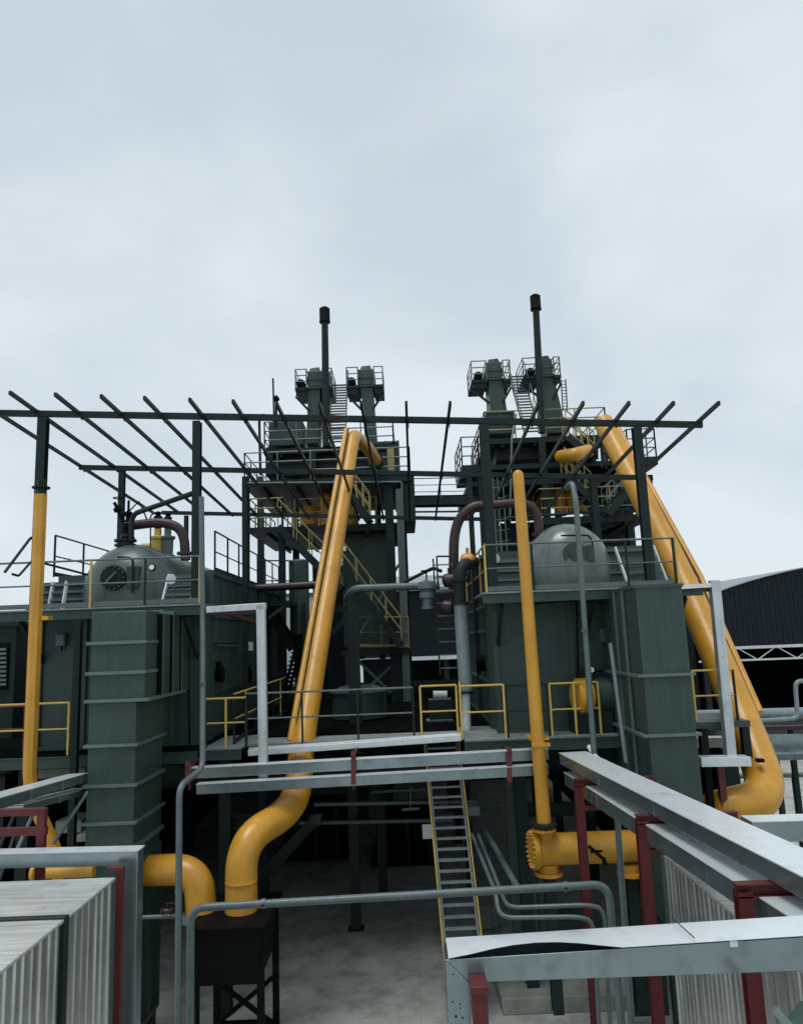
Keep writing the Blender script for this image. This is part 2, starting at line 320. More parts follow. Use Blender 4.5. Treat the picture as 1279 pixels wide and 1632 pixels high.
solo('notice_sheet', B(673, 1314, 688, 1337, 18.2, .01), TWHITE, 'small white notice sheet hanging left of the ladder', 'notice')

# ================================================================ THE TWO FURNACE CASINGS
def casing(label, x0, x1, ztop, side, pwid0, pwid1, cols):
    t = Thing('furnace_casing', label, 'furnace'); Yf, Ym, Yb = 16.9, 17.7, (28 if side > 0 else 23)
    t.add('front_wall', MB().box((x0, Yf, ZW), (x1, Ym, ZP-.14)), GREEN)
    t.add('main_wall', MB().box((x0+.003, Ym, ZW), (x1-.003, Yb, ztop)), GREEN)
    xs = x1 if side > 0 else x0; rb = MB(); n = 12 if side > 0 else 9
    for k in range(n+1):
        y = Ym+(Yb-Ym)*k/n; rb.box((xs-.045, y-.03, ZW), (xs+.045, y+.03, ztop))
    for z in (ZW+.1, ZW+1.05, ZW+2.2, ZP-.2, ztop-.08): rb.box((xs-.065, Ym-.01, z-.035), (xs+.065, Yb, z+.035))
    t.add('side_rib', rb, GREEN)
    fr = MB()
    for x in cols: fr.box((x-.05, Yf-.06, ZW), (x+.05, Yf+.01, ZP-.15))
    fr.box((x0-.02, Yf-.065, ZW+.0), (x1+.02, Yf+.01, ZW+.08)); t.add('front_rib', fr, GREEN)
    pl = MB().box((pwid0, 15.75, ZP-.03), (pwid1, Ym, ZP)); t.add('platform_deck', pl, PLATE)
    t.add('platform_edge', MB().chan((pwid0, 15.8, ZP-.13), (pwid1, 15.8, ZP-.13), .1, .2, .012), GREEN)
    for x in (x0+.1, (x0+x1)/2, x1-.1):
        t.add('bracket', MB().bar((x, 15.85, ZP-.26), (x, Yf, ZP-1.1), .07, .1), DGREEN); t.add('deck_bearer', MB().bar((x, 15.86, ZP-.1), (x, Yf, ZP-.1), .07, .12), DGREEN)
    return t, Yf, Ym, Yb
XL1 = P(322, 1050, 16.9).x; XL0 = P(62, 1050, 16.9).x
t, Yf, Ym, Yb = casing('long dark green furnace casing on the left under the domed green drum', XL0, XL1, 8.98, 1, P(-40, 975, 15.8).x, P(324, 965, 15.8).x, (XL0+.05, P(136, 1050, 16.9).x, P(277, 1050, 16.9).x))
for (px, py) in ((345, 1075), (391, 1077)):      # inspection ports on the long side wall
    d = ray(px, py); q = EYE+d*((XL1-EYE.x)/d.x)
    p_ = t.add('inspection_port', MB().lathe(q, (1, 0, 0), [(0, .17), (.1, .17), (.1, .2), (.16, .2), (.18, .1)], 16), BLACKM)
    t.sub(p_, 'hinge', MB().box((q.x, q.y-.05, q.z+.16), (q.x+.12, q.y+.05, q.z+.3)), BLACKM)
d = ray(398, 1030); q = EYE+d*((XL1+.12)/d.x)
t.add('conduit', MB().tube([q+V((0, 0, 0)), q+V((0, -3.6, .05))], .02, 8), GREY); t.add('junction_box', MB().box(q-V((.08, .12, .12)), q+V((.08, .12, .12))), GLASSY)
t.done()
XR0 = P(787, 1050, 16.9).x; XR1 = P(1080, 1050, 16.9).x
t, *_ = casing('squat dark green furnace casing on the right under the pale domed drum', XR0, XR1, 9.15, -1, P(768, 942, 15.8).x, P(1118, 930, 15.8).x, (XR0+.05, P(910, 1050, 16.9).x, P(985, 1050, 16.9).x))
q = P(774, 1056, 20); p_ = t.add('inspection_port', MB().lathe((XR0, 18.8, P(772, 1056, 18.8).z), (-1, 0, 0), [(0, .2), (.15, .2), (.15, .25), (.22, .25), (.24, .1)], 16), BLACKM); t.done()

# upper casing wings beside the drums
def wing(label, x0, x1, y0, y1, slope, Y=17.2, steps=4):
    t = Thing('drum_housing', label, 'housing'); a, b = px_box(x0, y0, x1, y1, Y, 4)
    a = (a[0], a[1], a[2]); zb = ZP+.003; s0, s1 = (slope if slope < 0 else 0), (slope if slope > 0 else 0)
    t.add('shell', MB().hexa([(a[0]+s0, Y, zb), (b[0]+s1, Y, zb), (b[0]+s1, Y+6, zb), (a[0]+s0, Y+6, zb), (a[0], Y+.25, a[2]), (b[0], Y+.25, a[2]), (b[0], Y+6, a[2]), (a[0], Y+6, a[2])]), GREEN)
    st = MB()
    for k in range(steps):
        z = zb+(a[2]-zb)*(k+.6)/steps; st.box((a[0]+.03, Y+.2*k/steps-.03, z-.02), (b[0]-.03, Y+.25*k/steps+.06, z+.02))
    t.add('ledge', st, GREY); t.done()
wing('green louvred housing left of the green drum', 62, 140, 926, 975, -.35)
wing('small green stepped housing right of the green drum', 262, 318, 914, 965, 0)
wing('low green housing left of the pale drum', 784, 845, 888, 938, 0)
wing('green stepped housing with sloped side right of the pale drum', 965, 1040, 868, 932, .5)

# drums
def drum(label, cx, cy, topy, rpx, m, Y=16.75, back=7, nozzle=True, cone=False):
    c = P(cx, cy, Y+1); rx = rpx*(Y+1)/F; t = Thing('domed_drum', label, 'vessel')
    rz = P(cx, topy, Y+1).z-c.z; mb = MB(); seg = 40; prof = [(-rx*.75*math.cos(a*math.pi/2/9)+rx*.75, math.sin(a*math.pi/2/9)) for a in range(10)]
    o = 0
    vs = []; rings = [(Y+.15+d, r) for d, r in prof]+[(Y+back, 1.0), (Y+back+.5, .6)]
    for (yy, r) in rings:
        for k in range(seg):
            th = 2*math.pi*k/seg; vs.append((c.x+rx*max(r, .02)*math.cos(th), yy, c.z+rz*max(r, .02)*math.sin(th)))
    fs = [(i*seg+k, i*seg+(k+1) % seg, (i+1)*seg+(k+1) % seg, (i+1)*seg+k) for i in range(len(rings)-1) for k in range(seg)]
    fs.append(tuple(range(seg))); fs.append(tuple(range((len(rings)-1)*seg, len(rings)*seg))[::-1])
    t.add('shell', MB().add(vs, fs), m)
    for yy in (Y+.15+rx*.8, Y+3.5):
        sm = MB(); pts = [(c.x+(rx+.006)*math.cos(2*math.pi*k/40), yy, c.z+(rz+.006)*math.sin(2*math.pi*k/40)) for k in range(41)]; sm.tube(pts, .010, 6, False); t.add('seam', sm, m)
    return t, c, rx, rz
t, c, rx, rz = drum('green domed drum with round manhole on the left casing', 210, 955, 868, 80, DRUMM)
mh = P(181, 921, 16.9); p_ = t.add('manhole', MB().lathe(mh+V((0, .35, 0)), (0, -1, 0), [(0, .22), (.32, .22), (.32, .285), (.4, .285), (.4, .22), (.43, .21), (.43, .09), (.46, .08), (.46, .01)], 24), DGREEN)
bl = MB()
for k in range(14):
    th = 2*math.pi*k/14; bl.tube([mh+V((.255*math.cos(th), -.1, .255*math.sin(th))), mh+V((.255*math.cos(th), 0, .255*math.sin(th)))], .018, 6)
bl.bar(mh+V((-.12, -.12, -.1)), mh+V((.1, -.12, .12)), .04)
t.sub(p_, 'bolt_ring', bl, GREY)
t.add('hinge_plate', MB().box(mh+V((.3, -.02, -.24)), mh+V((.56, .3, .24))), GREEN); t.add('hinge_davit', MB().tube(fil([mh+V((.45, -.05, -.35)), mh+V((.45, -.05, .42)), mh+V((.1, -.05, .46))], .1), .03), DGREEN)
nz = P(200, 868, 17.9); t.add('nozzle', MB().lathe(nz+V((0, 0, -.2)), (0, 0, 1), [(0, .17), (.16, .17), (.16, .25), (.21, .25), (.22, .19), (.26, .19), (.27, .26), (.32, .26), (.33, .13), (.45, .11)], 20), DGREEN)
t.done()
t, c, rx, rz = drum('pale grey green domed drum on the right casing', 905, 912, 836, 68, DRUMP)
mh = P(916, 884, 16.95)
p_ = t.add('manhole', MB().lathe(mh+V((0, .5, 0)), (0, -1, 0), [(0, .22), (.44, .22), (.44, .28), (.52, .28), (.52, .16), (.56, .14), (.56, .02)], 24), GREEN)
t.add('hinge_plate', MB().box(mh+V((.27, -.04, -.15)), mh+V((.42, .4, .2))), GREEN); t.add('davit', MB().tube(fil([mh+V((.4, -.05, .2)), mh+V((.35, -.05, .42)), mh+V((-.3, -.05, .44))], .1), .02), BLACKM)
t.done()

# ================================================================ SQUARE DUCTS
def flr(t, x0, x1, y0, y1, z, h=.045, o=.06, m=GREEN):
    t.add('flange', MB().box((x0-o, y0-o, z-h/2), (x1+o, y0+.0, z+h/2)).box((x0-o, y0, z-h/2), (x0, y1+o, z+h/2)).box((x1, y0, z-h/2), (x1+o, y1+o, z+h/2)), GREY if m is None else m)
FLM = mat('flange_green', (.10, .15, .14), .4, var=.12)
t = Thing('square_duct', 'tall dark green square duct with pale flanges on the left', 'duct', 'square flue ducts')
Yd = 14.2; xa = P(143, 1100, Yd).x; xb = P(232, 1045, Yd).x; xc = P(215, 1230, Yd).x
zt = P(190, 974, Yd).z; zm = P(190, 1116, Yd).z; zl = P(190, 1350, Yd).z
t.add('upper_section', MB().box((xa, Yd, zm), (xb, 14.95, zt)), GREEN, bev=.02)
t.add('middle_section', MB().box((xa+.04, 14.96, zm), (xb+.05, 15.6, zt-.03)), GREEN, bev=.02)
t.add('rear_section', MB().box((xa+.05, 15.61, zm), (xb+.07, 16.9, zt-.06)), GREEN)
rb = MB()
for y in (14.95, 15.6, 16.2): rb.box((xa-.03, y-.02, zm), (xb+.09, y+.02, zt+.03))
t.add('rib', rb, FLM)
for y in (14.9, 15.55, 16.15): t.add('gap_shade_strip', MB().box((xb+.0, y-.05, zm+.04), (xb+.082, y+.03, zt-.05)), BLACKM)  # solid black strips standing in for the shade between the fins
t.add('lower_section', MB().box((xa, Yd, zl), (xc, 15.75, zm)), GREEN, bev=.015)
for py in (1024, 1072): z = P(190, py, Yd).z; t.add('flange', MB().box((xa-.07, Yd-.06, z-.03), (xb+.03, Yd, z+.03)).box((xb, Yd, z-.03), (xb+.03, 14.9, z+.03)).box((xa-.07, Yd, z-.03), (xa, 15, z+.03)), FLM)
t.add('flange', MB().box((xa-.07, Yd-.07, zm-.03), (xb+.1, 16.5, zm+.025)), FLM)
for py in (1188, 1252, 1312): flr(t, xa, xc, Yd, 15.75, P(180, py, Yd).z, .05, .06, FLM)
t.add('base_section', MB().box((xa+.02, Yd+.05, .5), (xc-.0, 15.65, zl)), GREEN); flr(t, xa+.02, xc, Yd+.05, 15.65, zl-.01, .06, .07, FLM)
br = MB()
for z in (.6, zl-.3): br.box((xc, Yd+.1, z-.05), (xc+.06, 15.6, z+.05))
for y in (Yd+.15, Yd+.8, 15.55): br.box((xc, y-.04, .6), (xc+.065, y+.04, zl-.3))
t.add('stiffener', br, GREEN)
for u_, v_ in ((xa, Yd+.05), (xc-.16, Yd+.05), (xc-.16, 15.48)): t.add('support', MB().box((u_+.01, v_, 0), (u_+.15, v_+.15, .499)), DGREEN)
t.done()
t = Thing('square_duct', 'tall dark green square duct on the right beside the long yellow pipe', 'duct', 'square flue ducts')
xa = P(1012, 935, Yd).x; xb = P(1086, 935, Yd).x; zt = P(1048, 932, Yd).z
t.add('front_section', MB().box((xa, Yd, 2.1), (xb, 15.0, zt)), GREEN, bev=.015); t.add('rear_section', MB().box((xa-.05, 15.01, 2.1), (xb, 16.5, zt-.03)), GREEN, bev=.015)
t.add('side_rib', MB().box((xa-.07, 14.98, 2.1), (xa-.02, 15.03, zt+.02)).box((xa-.08, 15.5, 2.1), (xa-.04, 15.55, zt-.02)), FLM)
for py in (1076, 1172): flr(t, xa-.05, xb, Yd, 16.4, P(1050, py, Yd).z, .05, .07, FLM)
flr(t, xa-.05, xb, Yd, 16.4, zt-.02, .06, .02, GREEN)
for u_, v_ in ((xa+.05, Yd+.1), (xb-.2, Yd+.1), (xb-.2, 16)): t.add('support', MB().box((u_, v_, 0), (u_+.15, v_+.15, 2.099)), DGREEN)
t.done()

# ================================================================ ROOF FRAME
t = Thing('roof_frame', 'bare dark steel roof frame with sloping rafters spanning the plant', 'roof frame')
def beamp(x0, y0, x1, y1, Y, w, h): t.add('beam', MB().bar(P(x0, y0, Y), P(x1, y1, Y), w, h), DGREEN)
beamp(-60, 657.5, 1118, 677, 15.9, .10, .13); beamp(127, 745, 1012, 761, 20, .10, .13); beamp(258, 817, 790, 828, 25.1, .1, .12)
def postp(x, y, Y, z, wd=.2, m=DGREEN):
    p = P(x, y, Y); t.add('post', MB().chan(p, zc(p, z), wd, wd, .015), m)
postp(70, 666, 15.95, ZP, .19); postp(314.5, 672, 15.95, ZP, .17); postp(770, 678, 15.95, ZP, .2); postp(1013, 680, 15.95, ZP, .18)
postp(195, 750, 20.05, 9, .15); postp(390, 760, 20.05, 5, .13); postp(747, 762, 20.05, 5, .13); postp(944, 764, 20.05, 9.2, .17)
postp(297, 822, 25.15, 9, .13)
VPx, VPy, D0 = 661, 1085, 14.8
fx = [-55, 16, 88, 161, 230, 302, 371, 440, 508, 575, 647, 717, 858, 929, 1002, 1073, 1145]
for i, x in enumerate(fx):
    y = 625+min(17, max(0, x)*17/440); e = .42 if x < 800 else .395
    if x < 0: y = 625
    def rp(tt): q = P(x+(VPx-x)*tt, y+(VPy-y)*tt, D0/(1-tt)); return q
    t.add('rafter', MB().bar(rp(0), rp(e), .055, .085), DGREEN)
    for tt in (.07, .262): q = rp(tt); t.add('cleat', MB().box(q+V((.03, -.05, -.12)), q+V((.045, .05, .05))), DGREEN)
t.done()

# ================================================================ RAILINGS ON UPPER PLATFORMS
zz = ZP
def PZ(px, py, z): return PH(px, py, z)
def E(px, Y, z=None):    # point with pixel column at platform level
    q = P(px, 960, Y); return V((q.x, Y, ZP if z is None else z))
railing('railing in front of the green domed drum with yellow posts', [E(-30, 15.85), E(318, 15.85)], 1.0, 1.02, m=GREY, pm=[YRAIL, DGREEN])
railing('railing in front of the pale domed drum with yellow posts', [E(776, 15.85), E(1080, 15.85), E(1084, 15.85)], 1.0, .95, m=GREY, pm=[YRAIL, DGREEN])
railing('railing returning round the right corner above the long yellow pipe', [E(1084, 15.9), E(1080, 17.6)], 1.0, 1.2, m=YRAIL)
railing('long railing along the top edge of the left casing roof', [V((XL1-.05, 18.2, 8.98)), V((XL1-.05, 27.5, 8.98))], 1.0, 1.3, m=DGREEN)
railing('railing along the far left edge of the left casing roof', [V((XL0-.2, 17.9, 8.98)), V((XL0-.2, 26, 8.98))], 1.0, 1.6, m=DGREEN)
railing('railing with yellow posts along the left edge of the right casing', [V((XR0-.06, 16.2, ZP)), V((XR0-.06, 22.6, ZP))], 1.15, 1.1, m=YRAIL, pm=[YRAIL, DGREEN])
# sloping handrail at far left
pipe('handrail', 'sloping dark handrail at the far left edge above the platform', [P(8, 912, 15.2), P(50, 856, 15.8), P(66, 862, 16.4)], .03, DGREEN, 'handrail', .1)
pipe('handrail', 'lower sloping dark handrail left of the yellow column', [P(20, 915, 15.2), P(30, 918, 15.4), P(52, 893, 15.8), P(140, 916, 17)], .025, DGREEN, 'handrail', .05)
def ladder(name, label, a, b, w, n, m=GREY, rail=None, cat='ladder', side=(1, 0, 0), rm=None, deep=.05, hr=.9):
    t = Thing(name, label, cat); a = V(a); b = V(b); s = V(side)*(w/2)
    for k in (-1, 1): t.add('stringer', MB().bar(a+s*k, b+s*k, .035, .10, (0, 1, 0)), m)
    for i in range(n):
        q = a+(b-a)*((i+.5)/n); t.add('tread', MB().bar(q-s*.97, q+s*.97, deep, .03), rm or m)
    if rail:
        for k in (-1, 1):
            u = V((0, -.12, hr)) if not isinstance(rail, tuple) else V(rail)
            t.add('handrail', MB().tube([a+s*k*1.15+u, b+s*k*1.15+u], .02, 8), YRAIL if rm is LGREY else m)
            for j in range(4):
                q = a+(b-a)*((j+.5)/4)+s*k*1.08; t.add('rail_post', MB().bar(q, q+u, .025), m)
    t.done()
ladder('ladder', 'short pale ladder on the platform right of the green drum', P(281, 963, 16.2), P(292, 916, 16.6), .62, 5, WHITE, rm=GREY)
ladder('ladder', 'short step ladder on the platform right of the pale drum', P(1032, 932, 16.2), P(1010, 872, 16.7), .85, 5, WHITE, rm=GREY)
ladder('ladder', 'short ladder leaning on the housing left of the green drum', P(88, 975, 16.2), P(96, 928, 16.6), .30, 4, WHITE, rm=GREY)
def floodlight(label, px, py, Y, base):
    t = Thing('floodlight', label, 'lamp', 'white floodlights on the platforms'); c = P(px, py, Y)
    t.add('lamp_head', MB().lathe(c+V((0, .12, .04)), (0, -1, -.25), [(0, .03), (.03, .06), (.09, .11), (.11, .11), (.11, .01)], 16), GLASSY)
    t.add('stand', MB().tube(fil([c+V((0, .1, 0)), c+V((0, .2, -.1)), V((c.x, c.y+.2, base))], .05), .02, 8), GREY); t.done()
floodlight('round white floodlight on the platform left of the pale drum', 788, 891, 15.95, ZP)
floodlight('small white floodlight between the green drum and its ladder', 272, 924, 16.1, ZP)

# ================================================================ VALVES AND PIPES ON LEFT DRUM
t = Thing('safety_valve', 'dark spring valve stack on top of the green drum', 'valve'); q = P(204, 855, 17.9)
t.add('valve_body', MB().lathe(q+V((0, 0, -.12)), (0, 0, 1), [(0, .16), (.1, .16), (.12, .08), (.3, .08), (.32, .14), (.42, .14), (.45, .06), (.6, .06), (.62, .1), (.7, .1), (.75, .03), (1.0, .03)], 14), BLACKM)
t.add('side_valve', MB().lathe(q+V((-.1, 0, .35)), (-.5, 0, 1), [(0, .05), (.3, .05), (.32, .1), (.4, .1), (.42, .04), (.55, .04)], 12), BLACKM)
t.add('lever', MB().tube([q+V((0, 0, .6)), q+V((.25, 0, .85)), q+V((.45, 0, .4))], .02, 6), BLACKM)
t.add('handwheel', MB().tube([q+V((-.25+.12*math.cos(a*.63), .12*math.sin(a*.63), .95)) for a in range(11)], .015, 6, False), BLACKM); t.done()
pipe('steam_pipe', 'dull red pipe arching off the green drum towards the roof post', [P(206, 838, 17.9), P(262, 831, 17.9), P(293, 845, 17.9), P(296, 893, 17.9)], .115, MAUVE, bend=.6, flanges=[(P(295, 882, 17.9), (0, 0, 1), .19)])
pipe('branch_pipe', 'slim grey pipe rising from drum valve to the second roof post', [P(210, 862, 17.6), P(210, 820, 17.6), P(314, 784, 16.4)], .06, DGREEN, bend=.25)
def small_valve(label, px, py, Y, m, s=1.0):
    t = Thing('relief_valve', label, 'valve', 'relief valves behind the drums'); q = P(px, py, Y)
    t.add('valve_body', MB().lathe(q, (0, 0, 1), [(0, .2*s), (.05*s, .2*s), (.08*s, .14*s), (.45*s, .15*s), (.5*s, .2*s), (.55*s, .2*s), (.58*s, .09*s), (.75*s, .09*s)], 14), m)
    t.add('spring_bonnet', MB().lathe(q+V((0, 0, .75*s)), (0, 0, 1), [(0, .06*s), (.05*s, .12*s), (.1*s, .06*s), (.17*s, .12*s), (.23*s, .06*s), (.3*s, .12*s), (.36*s, .06*s), (.42*s, .1*s), (.46*s, .02)], 12), BLACKM)
    t.add('outlet', MB().tube([q+V((0, 0, .3*s)), q+V((-.4*s, 0, .3*s))], .1*s, 10), m); t.done()
small_valve('yellow relief valve behind the green drum, nearer the drum', 251, 890, 18.9, YRAIL); small_valve('olive relief valve behind the green drum, nearer the roof post', 267, 888, 18.9, GREY, .95)
pipe('rod_pipe', 'thin upright rod standing behind the green drum', [P(240, 885, 18.5), P(240, 822, 18.5), P(246, 817, 18.5)], .018, DGREEN, bend=.05)

# ================================================================ BIG YELLOW PIPES
def bigpipe(label, pts, bend, dia, strip, seams, extra=None, tap=.25):
    t = Thing('yellow_duct_pipe', label, 'pipe', 'large yellow flue pipes'); f = fil(pts, bend, 10)
    rr = [dia/2*(1-tap*min(1, max(0, (p.y-16)/7.5))) for p in f]; t.add('pipe_run', MB().tube(f, rr, 36), YEL)
    for (c, ax) in seams:
        ax = V(ax).normalized(); k = dia/2*(1-tap*min(1, max(0, (V(c).y-16)/7.5))); t.add('weld_seam', MB().lathe(V(c)-ax*.02, ax, [(0, k+.001), (.012, k+.004), (.023, k+.004), (.035, k+.001)], 36), YEL)
    if strip: t.add('side_pipe', MB().tube(strip, .08, 14), YEL); t.add('gap_shade_line', MB().tube([q+V((.085, -.06, 0)) for q in strip] if strip[0].x < 0 else [q+V((-.08, -.07, 0)) for q in strip], .018, 8), DGREEN)  # thin dark tube drawn as the shadow line between the two pipes
    if extra: extra(t)
    t.done()
pp = [P(600, 738, 26.8), P(588, 716, 25.6), P(563, 692, 23.4), P(482, 1180, 17.2), P(472, 1286, 15.7), P(384.5, 1341, 14.5), P(384.5, 1467, 14.4)]
def ex(t):
    a, b = pp[2], pp[3]
    for k in (.13, .42, .6):
        q = a+(b-a)*k+V((-.26, -.22, 0)); t.add('clip', MB().box(q-V((.05, .03, .05)), q+V((.05, .1, .05))), DGREEN)
    t.add('end_collar', MB().lathe(pp[0], pp[0]-pp[1], [(-.25, .24), (-.25, .28), (.05, .28), (.05, .2)], 20), DGREEN)
    t.add('flange', flange(pp[6]+V((0, 0, .04)), (0, 0, 1), .33, .06, 16), YEL)
o_ = V((-.25, -.26, 0))
bigpipe('long yellow pipe leaning from the left tower down to the black hopper box', pp, [.5, .42, .6, .62, .55], .57, [pp[2]+V((-.22, -.14, .12)), pp[3]*.96+pp[4]*.04+V((-.24, -.16, .05))], [(P(384.5, 1404, 14.42), (0, 0, 1)), (pp[2]+(pp[3]-pp[2])*.55, pp[3]-pp[2]), (pp[2]+(pp[3]-pp[2])*.97, pp[3]-pp[2])], ex)
pr = [P(915, 708, 25.5), P(960, 672, 22), P(1090, 925, 19), P(1196, 1180, 16.2), P(1228, 1272, 15.2), P(1148, 1290, 15.0), P(1120, 1296, 17.5)]
def ex2(t):
    q = P(1211, 1212, 15.2); t.add('lifting_lug', MB().box(q-V((.06, .05, .03)), q+V((.06, .1, .03))), BLACKM)
bigpipe('long yellow pipe leaning down the far right side to a large elbow', pr[1:], [2, 2, .7, .5, .3], .72, [pr[1]+V((.30, -.1, .0)), pr[2]+V((.36, -.1, .08)), pr[2]*.12+pr[3]*.88+V((.36, -.08, .1))], [(pr[3], pr[4]-pr[3]), (pr[2]+(pr[3]-pr[2])*.4, pr[3]-pr[2])], ex2)
# left lower elbow into black box
t = Thing('yellow_elbow_pipe', 'yellow elbow pipe curving from the square duct into the black hopper box', 'pipe')
t.add('pipe_run', MB().tube(fil([P(225, 1388, 14.9), P(316, 1384, 14.6), P(322, 1467, 14.5)], .85, 10), .27, 32), YEL)
t.add('flange', flange(P(321, 1460, 14.5), (0, 0, 1), .42, .05, 16), GREY); t.done()
# left yellow column
p1 = P(65.5, 788, 14.6); p2 = P(46, 1262, 14.6)
t = Thing('yellow_column_pipe', 'slim upright yellow pipe at the far left in front of the platform', 'pipe')
t.add('pipe_run', MB().tube(fil([p1, p2, P(92, 1360, 14.6), P(95, 1400, 14.6)], .5), .125, 8), YEL)
t.add('cap_flange', MB().lathe(p1, (0, 0, 1), [(0, .1), (.12, .1), (.12, .17), (.15, .17), (.15, .08), (.3, .08)], 16), DGREEN)
t.add('bracket', MB().box(P(68, 985, 14.6)+V((0, -.05, -.04)), P(79, 985, 14.6)+V((0, .15, .04))), YEL); t.done()
# right yellow pole + horizontal header
t = Thing('yellow_riser_pipe', 'tall slim yellow riser with rounded cap in front of the right casing', 'pipe')
a = P(825, 757, 14.7); b = P(867, 1318, 14.7); d = (b-a).normalized()
t.add('pipe_run', MB().lathe(a, d, [(-.10, .02), (-.085, .06), (-.05, .09), (0, .108), (.3, .11), ((b-a).length, .13)], 24), YEL)
t.add('flange', flange(P(866.5, 1313, 14.7), (0, 0, 1), .24, .05, 12), DGREEN); t.add('flange', flange(P(866.5, 1322, 14.7), (0, 0, 1), .22, .04, 12), YEL)
q = P(859, 1176, 14.7); t.add('bracket', MB().box(q+V((-.18, -.02, -.04)), q+V((.18, .6, 0))), YEL); q = P(860, 1186, 14.7); t.add('bracket', MB().box(q+V((-.17, -.05, -.03)), q+V((.17, -.14, .03))), YEL); t.done()
t = Thing('yellow_header_pipe', 'horizontal yellow header pipe with bolted blind flange at its left end', 'pipe')
a = P(850, 1354, 14.9); b = P(1075, 1346, 15.1); ax = (b-a).normalized()
t.add('pipe_run', MB().tube([a, b], .28, 36), YEL); t.add('blind_flange', flange(a, ax, .345, .09, 22), YEL)
t.add('weld_seam', MB().lathe(a+ax*.95, ax, [(0, .281), (.01, .287), (.03, .287), (.04, .281)], 36), YEL)
t.add('riser_stub', MB().tube([P(868, 1322, 14.8), P(868, 1345, 14.9)], .15, 20), YEL)
q = P(950, 1357, 14.65); v_ = t.add('drain_valve', MB().tube([q+V((-.14, 0, .1)), q+V((.1, -.05, -.12))], .03, 8).tube([q+V((.1, 0, 0)), q+V((-.12, -.08, .02))], .022, 8).tube([q+V((.1, -.05, -.1)), q+V((.13, -.06, -.22))], .04, 8), BLACKM)
for px in (873, 1003):
    q = P(px, 1376, 15.0); t.add('leg_stub', MB().lathe(q, (0, 0, -1), [(0, .19), (.14, .19), (.14, .26), (.2, .26), (.2, .19)], 16), YEL); t.add('leg', MB().chan(q+V((0, 0, -.2)), zc(q, .42), .2, .2), DGREEN)
t.done()

# ================================================================ BLACK HOPPER BOX
t = Thing('hopper_box', 'black steel box on legs receiving two yellow pipes', 'box')
a = P(303, 1470, 13.6); b = P(418, 1470, 13.6); zt = P(395, 1478, 13.6).z; x0, x1 = a.x, b.x
t.add('top_plate', MB().box((x0-.05, 13.6, zt-.03), (x1+.05, 15.4, zt)), BLACKM)
t.add('body', MB().hexa([(x0+.1, 13.7, zt-.92), (x1-.1, 13.7, zt-.92), (x1-.1, 15.2, zt-.92), (x0+.1, 15.2, zt-.92), (x0, 13.65, zt-.03), (x1, 13.65, zt-.03), (x1, 15.35, zt-.03), (x0, 15.35, zt-.03)]), BLACKM)
for x in (x0+.06, x1-.06):
    for y in (13.75, 15.2): t.add('leg', MB().bar((x, y, 0), (x, y, zt-1.0 if False else zt-.04), .11), BLACKM)
t.add('tie', MB().bar((x0, 13.75, .35), (x1, 13.75, .35), .09)if True else 0, BLACKM); t.add('tie', MB().bar((x0, 15.2, .35), (x1, 15.2, .35), .09), BLACKM); t.add('tie', MB().bar((x1-.06, 13.8, .35), (x1-.06, 15.2, .35), .08), BLACKM)
t.add('brace', MB().bar((x0+.1, 15.15, .4), (x1-.1, 15.15, zt-1.4), .07), BLACKM); t.add('brace', MB().bar((x1-.1, 15.05, .4), (x0+.1, 15.05, zt-1.4), .07), BLACKM); t.done()
t = Thing('pipe_brace', 'green diagonal steel brace below the leaning yellow pipe', 'brace')
t.add('brace_arm', MB().chan(P(398, 1420, 16), P(500, 1308, 16), .2, .2), DGREEN); t.add('end_plate', MB().box(*px_box(490, 1303, 511, 1316, 15.9, .3)), DGREEN); t.done()

# ================================================================ WALKWAY
t = Thing('walkway', 'steel walkway crossing between the two casings above the ladder', 'walkway')
def W(px, Y): q = P(px, 1175, Y); return V((q.x, Y, ZW))
wl, wr = W(392, 16.6).x, W(736, 16.6).x
t.add('deck', MB().box((wl, 16.62, ZW-.05), (wr, 17.6, ZW)), PLATE)
t.add('left_landing', MB().box((W(322, 16.2).x, 16.2, ZW-.05), (wl-.01, 18.3, ZW)), PLATE)
t.add('right_landing', MB().box((wr+.01, 16.0, ZW-.05), (W(1000, 16).x, 18.3, ZW)), PLATE)
t.add('left_side_deck', MB().box((XL0-1.5, 16.0, ZW-.05), (W(322, 16.2).x-.01, 18.3, ZW-.004)), DECK)
t.add('edge_beam', MB().chan((W(322, 16.2).x, 16.15, ZW-.13), (wl, 16.15, ZW-.13), .09, .2, .012), GREEN)
t.add('edge_beam', MB().chan((wr, 15.95, ZW-.14), (W(1000, 16).x, 15.95, ZW-.14), .09, .22, .012), GREEN)
t.add('edge_beam', MB().chan((XL0-1.5, 15.95, ZW-.13), (W(322, 16.2).x-.02, 15.95, ZW-.13), .09, .22, .012), GREEN)
for x in (W(345, 16).x, W(820, 16).x, W(985, 16).x, XL0, XL0+1.6): t.add('column', MB().chan((x+.1, 16.4, 0), (x+.1, 16.4, ZW-.25), .24, .24), DGREEN)
for x in (W(345, 16).x, W(820, 16).x): t.add('cross_beam', MB().chan((x, 16.5, 3.6), (x+1.6, 16.5, 3.6), .18, .25), DGREEN)
t.done()
railing('walkway railing coloured as a dark silhouette passing in front of the leaning yellow pipe', [W(393, 16.62), W(660, 16.62)], 1.05, 1.25, m=GREY, pm=DGREEN, toe=False)  # dark colours paint in the silhouette of an otherwise yellow rail
railing('yellow railing at the walkway head of the ladder', [W(672, 16.6), W(730, 16.6)], 1.07, .9, m=YRAIL, toe=False)
railing('short yellow railing on the left landing beside the pale steel portal', [W(328, 16.22), W(392, 16.22)], 1.0, .45, m=YRAIL, pm=[DGREEN, YRAIL], toe=False)
